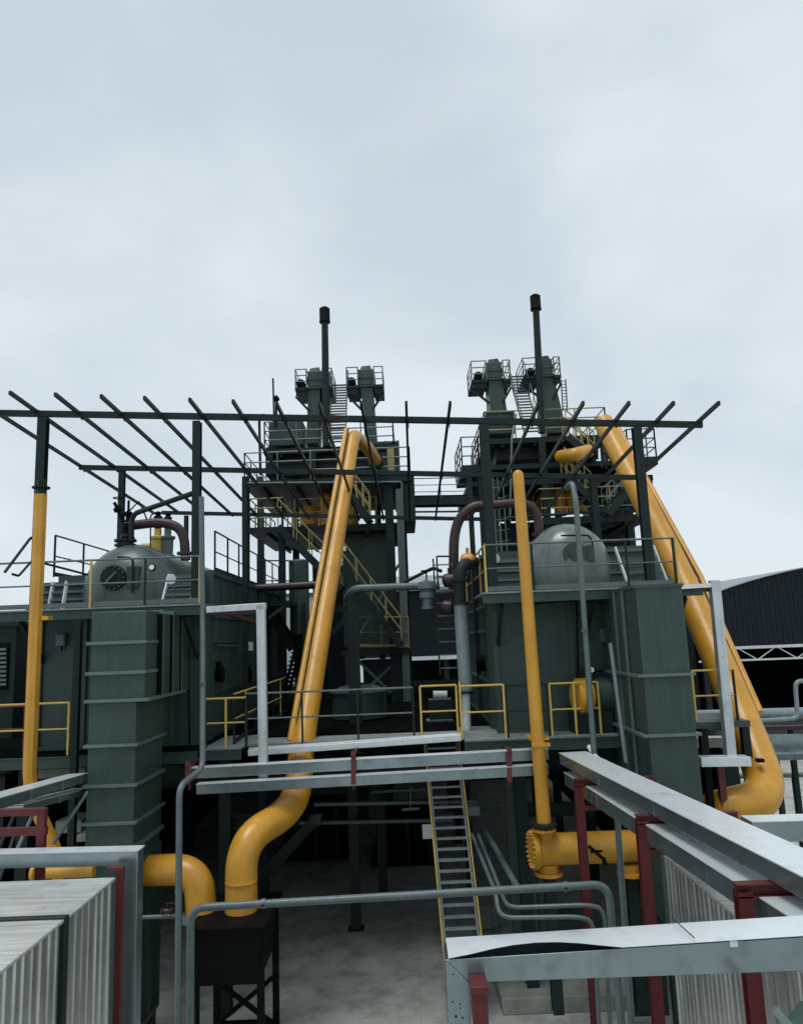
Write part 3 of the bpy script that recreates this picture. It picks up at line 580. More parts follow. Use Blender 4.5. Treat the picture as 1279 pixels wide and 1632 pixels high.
railing('short yellow railing on the landing right of the ladder', [W(736, 17.7), W(736, 16.1), W(806, 16.1)], 1.07, .9, m=YRAIL, toe=False)
railing('railing coloured as a dark silhouette linking the two yellow railings below the right casing', [W(810, 16.1), W(876, 16.1)], 1.05, 1.5, m=DGREEN, toe=False)  # dark paint here stands for the yellow rail seen against the light
railing('short yellow railing in front of the yellow fan by the right casing', [W(880, 16.1), W(958, 16.1)], 1.05, .55, m=YRAIL, toe=False)
q = P(60, 1210, 15.4).z
railing('yellow and grey railing at the left edge below the louvred building', [V((P(-30, 1200, 16).x, 16, ZW)), V((P(108, 1200, 16).x, 16, ZW))], 1.05, 1.3, m=YRAIL, toe=False)
railing('railing along the side of the left casing behind the portal', [V((XL1+.75, 16.7, ZW)), V((XL1+.75, 24, ZW))], 1.05, 1.2, m=YRAIL, pm=[DGREEN, YRAIL])
railing('red railing on the left landing behind the yellow column', [V((P(-20, 1200, 17.2).x, 16.9, ZW)), V((P(48, 1200, 17.2).x, 16.9, ZW))], .95, 1.3, m=RED, toe=False)
# ladder
ladder('access_ladder', 'steep steel ladder with yellow handrails dropping from the walkway', P(741, 1548, 15.7), P(703, 1185, 17.4), .66, 21, LGREY, rail=(0, -.06, .08), cat='ladder', rm=LGREY, deep=.12, hr=.3)
# yellow fan in front of right casing
t = Thing('blower_fan', 'round yellow blower on the front of the right casing', 'fan')
q = P(930, 1108, 16.5); t.add('volute', MB().lathe(q+V((-.25, -.2, 0)), (.9, .2, 0), [(0, .1), (.02, .30), (.08, .37), (.3, .37), (.36, .30), (.38, .1)], 30), YEL)
t.add('motor', MB().lathe(q+V((.15, 0, 0)), (1, 0, 0), [(0, .3), (.1, .38), (.5, .38), (.56, .25)], 20), GREEN); t.add('outlet', MB().box(q+V((-.05, -.1, .3)), q+V((.25, .3, .5))), DGREEN)
t.add('pedestal', MB().box((q.x-.3, q.y-.3, ZW+.003), (q.x+.5, q.y+.35, q.z-.3)), DGREEN); t.done()
# galvanised edge strip and twin trays
t = Thing('edge_trim', 'pale galvanised trim strip along the walkway front edge', 'beam')
t.add('trim_plate', MB().bar(P(397, 1199, 16.2), P(734, 1175, 16.2), .25, .12), LID, bev=.006); t.add('trim_lip', MB().bar(P(397, 1193, 16.35), P(734, 1169, 16.35), .10, .03), LID); t.done()
def tray(label, a, b, w, h, m=GALV, lid=True, joints=3):
    t = Thing('cable_tray', label, 'cable tray', 'galvanised cable trays'); a = V(a); b = V(b); d = (b-a).normalized(); s = d.cross(V((0, 0, 1))).normalized(); u = s.cross(d)
    t.add('trough', MB().bar(a, b, w, h), m, bev=.006)
    if lid: t.add('lid', MB().bar(a+u*(h/2+.008), b+u*(h/2+.008), w+.02, .012), LID)
    n = joints
    for k in range(1, n):
        q = a+(b-a)*k/n; t.add('joint_strip', MB().bar(q-d*.006, q+d*.006, w+.012, h+.012), m)
    t.done()
tray('upper of two galvanised trays crossing below the walkway', P(300, 1232, 15.3), P(872, 1201, 15.3), .22, .19, joints=2)
tray('lower of two galvanised trays crossing below the walkway', P(315, 1257, 15.1), P(872, 1226, 15.1), .2, .18, joints=2)
for (lab, px, y0, y1) in [('red bracket clamping the twin trays left of the ladder', 563, 1196, 1250), ('red bracket clamping the twin trays right of the ladder', 811, 1190, 1246), ('red bracket at the left end of the twin trays', 300, 1213, 1250)]:
    t = Thing('tray_bracket', lab, 'bracket', 'red tray brackets'); a = P(px, y0, 15.1); b = P(px, y1, 15.0)
    t.add('plate', MB().bar(a+V((0, -.02, 0)), b+V((0, -.02, 0)), .09, .05), RED); t.add('hanger', MB().bar(b+V((0, .1, 0)), b+V((0, .1, -.12)), .04), RED)
    t.add('arm', MB().bar(V((a.x, 15.0, a.z-.1)), V((a.x, 16.2, a.z-.1)), .05), RED); t.done()

# ================================================================ PALE STEEL PORTALS
t = Thing('steel_portal', 'pale galvanised portal frame beside the left casing', 'frame', 'pale portal frames')
t.add('post', MB().bar(P(416, 964, 15.4), P(420, 1240, 15.4), .17, .17), PORT, bev=.008)
t.add('header', MB().bar(P(330, 972, 15.4), P(424, 966, 15.4), .17, .13), PORT, bev=.008)
t.add('back_rail', MB().bar(P(334, 968, 15.6), P(415, 994, 18), .08), MAUVE); t.add('back_rail', MB().bar(P(336, 978, 15.6), P(410, 975, 15.6), .07), MAUVE)
t.done()
t = Thing('steel_portal', 'pale galvanised portal frame beside the right square duct', 'frame', 'pale portal frames')
a = P(1137, 925, 15); b = P(1163, 1205, 15); t.add('post', MB().bar(a, b, .18, .18), PORT, bev=.008)
t.add('header', MB().bar(P(1082, 936, 15), P(1145, 932, 15), .15, .08), LID); t.add('under_beam', MB().bar(P(1082, 941, 15.1), P(1130, 940, 15.1), .1, .07), MAUVE)
t.add('foot_tray', MB().bar(P(1112, 1213, 14.8), P(1191, 1212, 14.8), .3, .17), LID, bev=.008); t.add('foot_tray', MB().bar(P(1105, 1183, 17), P(1150, 1182, 17), .3, .2), LID)
for px in (1125, 1146): t.add('leg', MB().bar(P(px, 1222, 14.9), zc(P(px, 1222, 14.9), 0), .12), RED if px > 1130 else BLACKM)
t.done()
t = Thing('side_platform', 'small green platform and railing right of the right square duct', 'platform')
t.add('deck', MB().box(*px_box(1106, 1150, 1195, 1160, 15.2, 1.6)), GREEN); zq = P(1150, 1150, 15.2).z
railing('', [V((P(1106, 1120, 15.3).x, 15.3, zq)), V((P(1172, 1120, 15.3).x, 15.3, zq))], .98, .9, m=YRAIL, pm=[YRAIL, DGREEN], toe=False, thing=t)
t.add('beam', MB().box(*px_box(1120, 1275, 1190, 1288, 15.4, .3)), DGREEN)
for px in (1118, 1185): t.add('leg', MB().chan(zc(P(px, 1160, 15.6), zq-.1), zc(P(px, 1160, 15.6), 0), .15, .15), DGREEN)
t.done()

# ================================================================ GREY PIPES
pipe('grey_drop_pipe', 'grey pipe running down the second roof post and stepping left near the black box', [P(321, 792, 15.6), P(323, 975, 15.4), P(323, 1225, 14.4), P(286, 1253, 13.6), P(283, 1700, 13.2)], .055, GREY, bend=.2)
pipe('grey_riser_pipe', 'tall grey pipe with bent top in front of the pale drum', [P(903, 778, 15.2), P(911, 768, 14.9), P(917, 800, 14.7), P(946, 1200, 14.7)], .055, GREY, bend=.15)
pipe('grey_rod', 'short pale grey rod leaning beside the right square duct', [P(972, 1025, 15), P(997, 1215, 15)], .04, LGREY)
pipe('long_rail_pipe', 'long grey pipe bent down at both ends crossing the foreground yard', [P(303, 1700, 11.4), P(304, 1447, 11.4), P(968, 1409, 11.4), P(996, 1700, 11.4)], .055, GREY, bend=.22)
pipe('thin_bent_pipe', 'upper thin bent grey pipe below the long rail pipe', [P(762, 1330, 16.5), P(808, 1447, 13.2), P(940, 1442, 13), P(962, 1450, 13), P(975, 1700, 13)], .035, GREY, bend=.25)
pipe('thin_bent_pipe', 'lower thin bent grey pipe below the long rail pipe', [P(752, 1330, 16.5), P(790, 1425, 13.2), P(795, 1463, 13), P(925, 1461, 12.8), P(945, 1470, 12.8), P(958, 1700, 12.8)], .035, GREY, bend=.25)
pipe('slanting_pipe', 'straight grey pipe slanting down beside the ladder to a green column', [P(766, 1310, 17.5), P(826, 1418, 14.5)], .06, GREY)
pipe('grey_upright_pipe', 'upright grey pipe passing in front of the yellow header', [P(982, 1290, 12.5), P(1012, 1720, 12.2)], .05, GREY)
t = Thing('pipe_plate', 'small worn grey plate capping the slanting pipes beside the ladder', 'plate'); t.add('plate', MB().box(*px_box(742, 1286, 764, 1300, 16.8, .3)), GREY); t.add('clip', MB().box(*px_box(748, 1300, 758, 1306, 16.8, .2)), DGREEN); t.done()
pipe('large_rear_pipe', 'thick grey pipe running across the yard on the far right', [P(1100, 1141, 24), P(1400, 1133, 24)], .17, LGREY)
pipe('rear_loop_pipe', 'light grey bent pipe at the right edge', [P(1300, 1084, 18), P(1266, 1086, 18), P(1270, 1145, 18), P(1190, 1150, 18)], .05, LGREY, bend=.15)
for i, (lab, y, x0, Y, wd) in enumerate([('red brown pipe run under the thick rear pipe', 1162, 1108, 23, .1), ('broad pale tray run under the thick rear pipe', 1187, 1112, 22, .45), ('narrow grey beam under the pale rear tray', 1207, 1195, 21, .15), ('slim grey rail just above the right concrete yard', 1238, 1120, 24, .1)]):
    t = Thing('rear_beam', lab, 'beam'); a = P(x0, y, Y); b = P(1420, y-6, Y); t.add('beam_run', MB().bar(a, b, .3, wd), (MAUVE, GALV, GREY, GREY)[i])
    for k in range(3): q = a+(b-a)*(.18+.3*k); t.add('leg', MB().bar(q+V((0, 0, -wd/2)), zc(q, 0), .12), DGREEN)
    t.done()
pipe('white_hose', 'white wrapped pipe curling at the foot of the grey riser pipe', [P(938, 1190, 14.9), P(950, 1210, 14.6), P(972, 1218, 14.6), P(975, 1238, 14.6)], .05, WHITE, bend=.12)

for lab, p_, ax_ in [('thin clamp on the long rail pipe above the black hopper box', P(420, 1440, 11.4), (1, -.02, 0)), ('thin clamp near the right bend of the long rail pipe', P(900, 1413, 11.4), (1, 0, 0)), ('thin clamp on the grey drop pipe below its step', P(285, 1420, 13.5), (0, 0, 1)), ('thin clamp on the grey drop pipe beside the left casing', P(323, 1090, 14.9), (0, 0, 1)), ('thin clamp halfway up the grey riser pipe', P(931, 1005, 14.7), (.1, 0, -1))]:
    t = Thing('pipe_clamp', lab, 'clamp', 'clamps on the grey pipes'); t.add('band', MB().lathe(p_-V(ax_).normalized()*.03, ax_, [(0, .058), (0, .066), (.06, .066), (.06, .058)], 16), GREY)
    t.add('bolt', MB().tube([p_+V((.0, -.09, .0)), p_+V((0, -.05, 0))], .014, 6), BLACKM); t.done()
def gauge(label, px, py, Y):
    t = Thing('pressure_gauge', label, 'gauge', 'pressure gauges on the vessels'); q = P(px, py, Y)
    t.add('dial_case', MB().lathe(q, (0, -1, .15), [(0, .05), (.0, .085), (.05, .085), (.055, .075), (.056, .01)], 18), BLACKM); t.add('dial_face', MB().lathe(q+V((0, -.057, .009)), (0, -1, .15), [(0, .06), (.002, .06)], 18), GLASSY)
    t.add('stem', MB().tube([q+V((0, -.02, -.08)), q+V((0, -.02, -.25)), q+V((0, .35, -.3))], .014, 6), GREY); t.done()
gauge('small round gauge on the pipe above the blower', 941, 1068, 16.4); gauge('small round gauge beside the manhole of the green drum', 243, 905, 16.8)
t = Thing('tube_lamp', 'slim tube lamp under the walkway right of the red bracket', 'lamp'); t.add('batten', MB().bar(P(640, 1290, 18.6), P(668, 1288, 18.6), .08, .05), GREY); t.add('hanger', MB().bar(P(654, 1288, 18.6), P(654, 1252, 18.6), .02), GREY); t.done()
t = Thing('hand_pump', 'dark pump and motor set on the floor behind the ladder foot', 'pump'); q = zc(P(775, 1500, 18.8), 0)
t.add('base', MB().box(q+V((-.4, -.3, .003)), q+V((.5, .3, .12))), PLIN); t.add('motor', MB().tube([q+V((-.3, 0, .36)), q+V((.15, 0, .36))], .16, 16), GREEN); t.add('volute', MB().lathe(q+V((.15, 0, .36)), (1, 0, 0), [(0, .1), (.02, .22), (.18, .22), (.2, .1)], 18), GREEN); t.add('outlet', MB().tube([q+V((.25, 0, .5)), q+V((.25, 0, 1.6))], .05, 10), GREY); t.done()
# ================================================================ CENTRE PIPEWORK (between towers)
pipe('red_header_pipe', 'dull red pipe running right from the left casing roof', [P(398, 938, 23), P(505, 932, 23)], .12, MAUVE)
pipe('grey_header_pipe', 'grey header pipe bridging from the left column to the right casing', [P(552, 955, 20.4), P(563, 938, 20), P(700, 933, 20)], .10, GREY, bend=.2)
t = Thing('steel_column', 'dark steel column with bracket between the leaning pipe and the grey header', 'column'); q = P(561, 935, 20.3); t.add('shaft', MB().chan(q, zc(q, ZW-.04), .3, .26, .02), DGREEN); t.add('bracket', MB().bar(P(530, 1010, 20.3), P(558, 975, 20.3), .12), DGREEN); t.add('arm', MB().bar(P(505, 973, 20.4), P(572, 970, 20.4), .14, .16), DGREEN); t.done()
pipe('red_arch_pipe', 'dull red pipe arch rising left of the right casing', [P(722, 960, 19.5), P(723, 835, 19.5), P(752, 806, 19.5), P(775, 806, 19.5)], .13, MAUVE, bend=.7)
pipe('red_arch_pipe', 'dull red pipe arch dropping onto the pale drum from behind the yellow riser', [P(775, 806, 18.2), P(835, 800, 18.2), P(856, 815, 18.2), P(859, 856, 18.2)], .11, MAUVE, bend=.5, flanges=[(P(859, 852, 18.2), (0, 0, 1), .17)])
t = Thing('grey_vent_pipe', 'thick pale grey vertical pipe with dark elbow left of the right casing', 'pipe')
t.add('lower_run', MB().tube([P(733, 962, 17.6), P(742, 1102, 17.6)], .155, 24), LGREY)
t.add('elbow', MB().tube(fil([P(732, 962, 17.6), P(731, 902, 17.6), P(756, 896, 18.0)], .5), .15, 20), DGREEN)
for py in (925, 962): t.add('flange', flange(P(732, py, 17.6), (0, 0, 1), .21, .05), DGREEN)
t.add('flange', flange(P(742, 1103, 17.6), (0, 0, 1), .22, .05), DGREEN); t.add('foot_run', MB().tube([P(742, 1104, 17.6), zc(P(743, 1160, 17.6), ZW+.003)], .10, 12), WHITE)
t.add('branch', MB().tube([P(730, 943, 17.6), P(695, 946, 17.6)], .07, 12), DGREEN); t.done()
t = Thing('control_valve', 'grey valve hanging from the header pipe left of the vent pipe', 'valve'); q = P(680, 938, 17.9)
t.add('valve_body', MB().lathe(q+V((0, 0, .2)), (0, 0, -1), [(0, .05), (.05, .2), (.2, .22), (.25, .14), (.3, .18), (.42, .18), (.45, .12), (.62, .12), (.62, .15), (.68, .15)], 18), GREY)
t.add('handwheel', MB().tube([q+V((.12*math.cos(a*.63), .12*math.sin(a*.63), .42)) for a in range(11)], .015, 6, False).tube([q+V((0, 0, .2)), q+V((0, 0, .42))], .02, 6), BLACKM); t.done()
for lab, px, py, m in [('red round valve body beside the vent pipe elbow', 713, 968, MAUVE), ('orange valve actuator above the vent pipe elbow', 745, 893, YEL), ('dark red valve body behind the small railing by the vent pipe', 716, 925, MAUVE)]:
    t = Thing('valve_body', lab, 'valve'); q = P(px, py, 18.3 if px != 745 else 17.9); t.add('bonnet', MB().lathe(q+V((-.18, 0, 0)), (1, 0, 0), [(0, .05), (.04, .14), (.1, .17), (.26, .17), (.32, .12), (.36, .04)], 18), m)
    t.add('stem', MB().tube([q, q+V((0, 0, .3))], .04, 8), m); t.done()
railing('small looped railing beside the vent pipe', [P(700, 985, 18.4), P(722, 985, 18.4)], 1.5, .4, m=DGREEN, toe=False, mids=2)
ladder('ladder', 'dark vertical ladder left of the vent pipe', P(718, 1075, 18.3), P(706, 890, 18.3), .5, 9, DGREEN, rm=GREY, deep=.03)
t = Thing('motor_skid', 'small grey pump skid behind the walkway beside the ladder head', 'machine'); t.add('plate', MB().box(*px_box(680, 1148, 722, 1160, 20, .5)), GREY); t.add('motor', MB().tube([P(690, 1108, 21), P(712, 1108, 21)], .12, 14), WHITE); t.add('base', MB().box(*px_box(684, 1115, 720, 1150, 20.2, .5)), DGREEN); t.done()

# ================================================================ TOWERS
def slab(t, x0, x1, y, Y, d, th=.25, m=TGREEN, rails=True, rm=None, rh=1.05, name='platform', sides=True):
    a = P((x0+x1)/2, y, Y).z; xa = P(x0, y, Y).x; xb = P(x1, y, Y).x
    mb = MB().box((xa, Y, a-th), (xb, Y+d, a)); k = xa+.6
    while k < xb: mb.box((k, Y+.05, a-th-.12), (k+.1, Y+d-.05, a-th)); k += 1.2
    pt = t.add(name, mb, m)
    if rails:
        pts = [V((xa, Y+d-.05, a)), V((xa+.03, Y+.03, a)), V((xb-.03, Y+.03, a)), V((xb, Y+d-.05, a))]
        if not sides: pts = pts[1:3]
        r = MB(); U = V((0, 0, rh))
        for q in (1, .66, .33): r.tube([p+U*q for p in pts], .025, 6)
        for p, q in zip(pts, pts[1:]):
            n = max(1, round((q-p).length/1.1))
            for j in range(n+1): z = p+(q-p)*j/n; r.bar(z, z+U, .045)
        t.sub(pt, 'railing', r, rm or TRAIL)
    return a
def vcol(t, px, y0, y1, Y, w, m=TGREEN, name='column'):
    a = P(px, y0, Y); t.add(name, MB().chan(a, V((a.x, a.y, P(px, y1, Y).z)), w, w, .03), m)
def flight(t, p, q, w=.8, n=12, m=DGREEN, rm=TRAIL, side=(0, 1, 0), rail=True, trm=None):
    p = V(p); q = V(q); s = V(side)*(w/2); mb = MB(); tr = MB()
    t.add('stringer', MB().bar(p-s, q-s, .06, .25), m); mb.bar(p+s, q+s, .06, .25)
    for i in range(n): c = p+(q-p)*((i+.5)/n); tr.bar(c-s, c+s, .22, .04)
    st = t.add('stringer', mb, m); t.sub(st, 'treads', tr, trm or m)
    if rail:
        U = V((0, 0, 1))
        for k in (-1, 1):
            r = MB()
            for f in (1, .55): r.tube([p+s*k+U*f, q+s*k+U*f], .025, 6)
            for j in range(5): c = p+(q-p)*(j/4)+s*k; r.bar(c, c+U, .035)
            t.sub(st, 'stair_rail', r, rm)
def wbox(t, x0, y0, x1, y1, Y, d, m=TGREEN, name='casing', ribs=0, bev=.03):
    a, b = px_box(x0, y0, x1, y1, Y, d); p = t.add(name, MB().box(a, b), m, bev=bev)
    if ribs:
        r = MB()
        for k in range(ribs+1):
            x = a[0]+(b[0]-a[0])*k/ribs; r.box((x-.04, Y-.05, b[2]), (x+.04, Y, a[2]))
        for z in (a[2]-.06, b[2]+.06, (a[2]+b[2])/2): r.box((a[0], Y-.06, z-.04), (b[0], Y, z+.04))
        t.sub(p, 'rib', r, m)
    return a, b
# ---- left tower
T0 = 26.6
t = Thing('process_tower', 'left steel process tower with stairs and yellow tanks behind the leaning pipe', 'tower')
for px, y0, y1, w in [(392, 760, 1180, .22), (449, 840, 1180, .22), (560, 1030, 1180, .22), (618, 760, 1180, .3), (641, 1040, 1180, .25)]: vcol(t, px, y0, y1, T0+.3, w)
for px in (415, 470, 600, 640): vcol(t, px, 760, 1170, T0+5.4, .25)
vcol(t, 636, 780, 1180, T0+.2, .26, GREY)
slab(t, 388, 655, 762, T0, 6, .22, rm=GREY); 
slab(t, 396, 452, 840, T0, 5.6, .2, sides=True)
slab(t, 452, 640, 836, T0+.6, 5.2, .25, rails=False)
slab(t, 545, 655, 1034, T0, 3, .22, rails=False)
wbox(t, 425, 715, 622, 757, T0+1.2, 4, m=DGREEN, ribs=5)
slab(t, 420, 628, 712, T0+.7, 4.6, .2, rm=GREY)
wbox(t, 428, 672, 483, 710, T0+1, 2.5, name='machine_house', m=GREEN, ribs=0)
wbox(t, 596, 703, 635, 757, T0+.9, 3, m=GREEN, ribs=2, name='side_house')
for px in (430, 622, 498): vcol(t, px, 714, 757, T0+.8, .25, TRAIL if px == 622 else TGREEN)
wbox(t, 548, 850, 630, 1030, T0+1.6, 3.6, m=GREEN, ribs=3, name='inner_casing')
wbox(t, 642, 757, 661, 832, T0+.2, 3, name='side_panel', m=DGREEN)
a = P(605, 1052, T0+1.8); c0 = (P(605, 1052, T0+3)); hz = P(605, 1112, T0+1.8).z; hw = 1.3
t.add('hopper', MB().hexa([(a.x-.25, a.y+.9, hz), (a.x+.25, a.y+.9, hz), (a.x+.25, a.y+1.6, hz), (a.x-.25, a.y+1.6, hz), (a.x-hw/2-.1, a.y, a.z), (a.x+hw/2+.1, a.y, a.z), (a.x+hw/2+.1, a.y+2.4, a.z), (a.x-hw/2-.1, a.y+2.4, a.z)]), GREY)
for (x0, y0, x1, y1) in [(562, 1120, 640, 1045), (562, 1045, 640, 1120), (562, 1168, 640, 1110), (562, 1110, 640, 1168), (562, 1030, 635, 900), (562, 905, 635, 1025)]:
    t.add('brace', MB().bar(P(x0, y0, T0+.35), P(x1, y1, T0+.4), .09), GREY)
for (x0, x1, y0, y1) in [(478, 508, 808, 838), (508, 540, 778, 838), (552, 572, 775, 838)]:
    q0 = P((x0+x1)/2, y0, T0+2); q1 = P((x0+x1)/2, y1, T0+2); r = (x1-x0)/2*(T0+2)/F
    t.add('yellow_tank', MB().lathe(q1, (0, 0, 1), [(0, r*.95), (.02, r), (q0.z-q1.z-.1, r), (q0.z-q1.z, r*.85)], 20), YEL)
railing('', [P(470, 838, T0+.7), P(600, 834, T0+.7)], 1.0, 1.1, m=TRAIL, toe=False, thing=t)
flight(t, P(446, 842, T0-.1), P(545, 940, T0-.1), .8, 14, rm=TRAIL); flight(t, P(640, 1030, T0-.2), P(545, 905, T0-.2), .8, 16, rm=TRAIL)
flight(t, P(590, 832, T0-.3), P(548, 778, T0-.3), .8, 8, rm=TRAIL);
railing('', [P(564, 1032, T0+.05), P(652, 1032, T0+.05)], 1.05, 1.2, m=TRAIL, toe=True, thing=t)
t.add('panel', MB().box(*px_box(500, 900, 548, 1170, T0+2.5, 3)), TGREEN)
t.add('small_lamp', MB().box(*px_box(546, 870, 551, 878, T0-.3, .1)), GLASSY)
t.done()
t = Thing('tank', 'pale green round tank standing behind the red pipe on the left tower', 'tank'); a = P(478, 895, 25); b = P(478, 1010, 25)
t.add('shell', MB().lathe(b, (0, 0, 1), [(0, .32), (a.z-b.z, .32), (a.z-b.z+.05, .28)], 24), GREEN); t.add('cone', MB().lathe(b, (0, 0, -1), [(0, .32), (.5, .1), (.5+b.z-.5-ZW, .1)], 20), DGREEN); t.done()
t = Thing('green_tank', 'wide dark green tank behind the walkway at the left tower foot', 'tank'); a = P(572, 1100, 21.5); b = P(572, 1180, 21.5)
t.add('shell', MB().lathe(V((a.x, a.y, ZW)), (0, 0, 1), [(0, .75), (a.z-ZW, .75), (a.z-ZW+.12, .5), (a.z-ZW+.16, .02)], 30), GREEN)
t.add('rim', MB().lathe(V((a.x, a.y, a.z-.05)), (0, 0, 1), [(0, .76), (0, .8), (.05, .8), (.05, .76)], 30), GREY); t.done()
t = Thing('bright_backdrop_panel', 'pale panel added as bright background behind the dark zigzag stair', 'building'); t.add('wall', MB().box(*px_box(440, 950, 520, 1120, 39, .9)), WHITE); t.add('roof_edge', MB().box(*px_box(438, 945, 522, 949.5, 38.9, 1.2)), GREY); t.done()  # pale panel added to give bright gaps between the stair treads
# stair between left casing and tower
t = Thing('steel_stair', 'dark zigzag steel stair beside the left casing end', 'stair')
flight(t, P(470, 1035, 23.8), P(425, 965, 23.8), 1.0, 10, m=BLACKM, rm=DGREEN, rail=False); flight(t, P(455, 1110, 23.6), P(475, 1030, 23.6), 1.0, 12, m=BLACKM, rail=False)
t.add('landing', MB().box(*px_box(400, 958, 462, 966, 23.2, 1.6)), TGREEN); t.add('bracket', MB().bar(P(428, 985, 23.3), P(458, 962, 23.3), .1), GREEN)
railing('', [P(412, 958, 23.3), P(462, 958, 23.3), P(468, 960, 24.4)], 1.25, .7, m=DGREEN, toe=False, thing=t)
for px in (428, 484): t.add('post', MB().bar(P(px, 962, 24.6), zc(P(px, 962, 24.6), ZW), .12), TGREEN)
t.done()

def elevator(label, x0, x1, yt, yb, Y, px0, px1, pyb, pyt, lean=0, wide=None):
    t = Thing('bucket_elevator', label, 'elevator', 'elevator heads on top of the towers')
    a, b = px_box(x0, yt+12, x1, yb, Y, 1.2); k = wide or 0
    t.add('shaft', MB().hexa([(a[0]+lean-k, Y, b[2]), (b[0]+lean+k, Y, b[2]), (b[0]+lean+k, Y+1.2, b[2]), (a[0]+lean-k, Y+1.2, b[2]), (a[0], Y, a[2]), (b[0], Y, a[2]), (b[0], Y+1.2, a[2]), (a[0], Y+1.2, a[2])]), GREEN)
    zt = P((x0+x1)/2, yt, Y).z
    h = t.add('head', MB().box((a[0]-.05, Y-.06, a[2]-.45), (b[0]+.05, Y+1.3, zt-.12)), GREEN, bev=.03); t.sub(h, 'cap', MB().hexa([(a[0], Y, zt-.12), (b[0], Y, zt-.12), (b[0], Y+1, zt-.12), (a[0], Y+1, zt-.12), (a[0]+.06, Y+.1, zt+.05), (b[0]-.06, Y+.1, zt+.08), (b[0]-.06, Y+.9, zt+.08), (a[0]+.06, Y+.9, zt+.05)]), DGREEN)
    fl = MB(); 
    for z in (a[2]-.5, a[2]-.15): fl.box((a[0]-.1, Y-.1, z-.03), (b[0]+.1, Y+1.35, z+.03))
    t.sub(h, 'band', fl, GREEN)
    zb = P((px0+px1)/2, pyb, Y).z; zpt = P((px0+px1)/2, pyt, Y).z; X0 = P(px0, pyb, Y).x; X1 = P(px1, pyb, Y).x
    for (u0, u1, w) in ((X0, a[0]-.06, 0), (b[0]+.06, X1, 1)):
        if u1-u0 < .15: continue
        pt = t.add('platform', MB().box((u0, Y-.2, zb-.12), (u1, Y+1.5, zb)).box((u0+.03, Y-.15, zb-.32), (u1-.03, Y-.08, zb-.12)), TGREEN)
        r = MB(); U = V((0, 0, zpt-zb)); pts = [V((u0+.02, Y+1.45, zb)), V((u0+.02, Y-.15, zb)), V((u1-.02, Y-.15, zb)), V((u1-.02, Y+1.45, zb))]
        for f in (1, .66, .33): r.tube([p+U*f for p in pts], .022, 6)
        for p in pts: r.bar(p, p+U, .045)
        t.sub(pt, 'railing', r, GREY)
        e0 = u0 if w == 0 else u1; e1 = a[0] if w == 0 else b[0]
        t.add('bracket', MB().bar((e0, Y, zb-.3), (e1, Y, zb-.9), .08), TGREEN)
    q = V(((a[0]-.35), Y+.2, zb+.3)); t.add('drive_motor', MB().tube([q, q+V((.0, .5, 0))], .17, 12).box(q+V((-.15, 0, -.3)), q+V((.15, .5, -.1))), BLACKM)
    t.done()
ret = Thing('shaft_shade_side', 'narrow dark box for the shaded side of the left tower elevator shaft', 'duct'); ret.add('casing', B(513, 597, 524, 706, 27.9, .9), DGREEN); ret.add('top_cap', B(512, 593, 525, 597, 27.85, 1.0), DGREEN); ret.done()  # dark box added as the shaded right side of the elevator shaft
elevator('left elevator head on the left tower beside the stack', 493, 512, 587, 706, 27.6, 471, 530, 619, 590, lean=-.15)
elevator('right elevator head on the left tower beyond the stair', 575, 594, 584, 706, 27.6, 552, 611, 616, 587, lean=.12)
elevator('left elevator head on the right tower with flared base', 779, 799, 573, 665, 27.6, 750, 813, 607, 577, lean=.1, wide=.08)
elevator('right elevator head on the right tower behind the stack', 864, 881, 568, 690, 27.6, 832, 892, 601, 572, lean=.25, wide=.18)
def stack(label, px, yt, yb, px2, Y=27):
    t = Thing('exhaust_stack', label, 'stack', 'exhaust stacks with rain caps'); a = P(px, yt, Y); b = P(px2, yb, Y); r = .125
    t.add('stack_pipe', MB().tube([b, a-V((0, 0, .5))], [r*1.15, r], 18), TGREEN)
    t.add('rain_cap', MB().lathe(a, (0, 0, -1), [(-.06, .1), (0, .19), (.03, .2), (.48, .2), (.5, .21), (.56, .21), (.58, .1)], 22), BLACKM); t.done()
stack('dark exhaust stack with drum shaped cap on the left tower', 517, 492, 712, 520); stack('dark exhaust stack with drum shaped cap on the right tower', 852, 472, 690, 863)
ladder('tower_stair', 'steep pale stair rising between the elevator heads on the left tower', P(537, 706, 26.9), P(541, 612, 28.0), .60, 22, GREY, rail=(0, -.1, .5), rm=GREY, cat='stair', deep=.12)
ladder('tower_stair', 'steep pale stair slanting between the elevator heads on the right tower', P(847, 690, 26.9), P(822, 598, 28.0), .55, 20, GREY, rail=(0, -.1, .5), rm=GREY, cat='stair', deep=.12)
pipe('antenna_mast', 'thin dark mast with small instrument on the left tower', [P(437, 682, 27), P(435, 603, 27)], .035, DGREEN)
t = Thing('vent_instrument', 'small dark vent fitting beside the thin mast', 'vent'); q = P(440, 640, 27.2); t.add('cap', MB().lathe(q, (0, 0, 1), [(0, .08), (.1, .14), (.2, .08), (.25, .02)], 12), BLACKM); t.add('stem', MB().tube([q, P(440, 682, 27.2)], .05, 8), DGREEN); t.done()
pipe('bent_vent_pipe', 'thin bent vent pipe at the left corner of the left tower', [P(415, 757, 26.9), P(413, 665, 26.9), P(420, 660, 26.9), P(436, 668, 26.9)], .05, DGREEN, bend=.2)

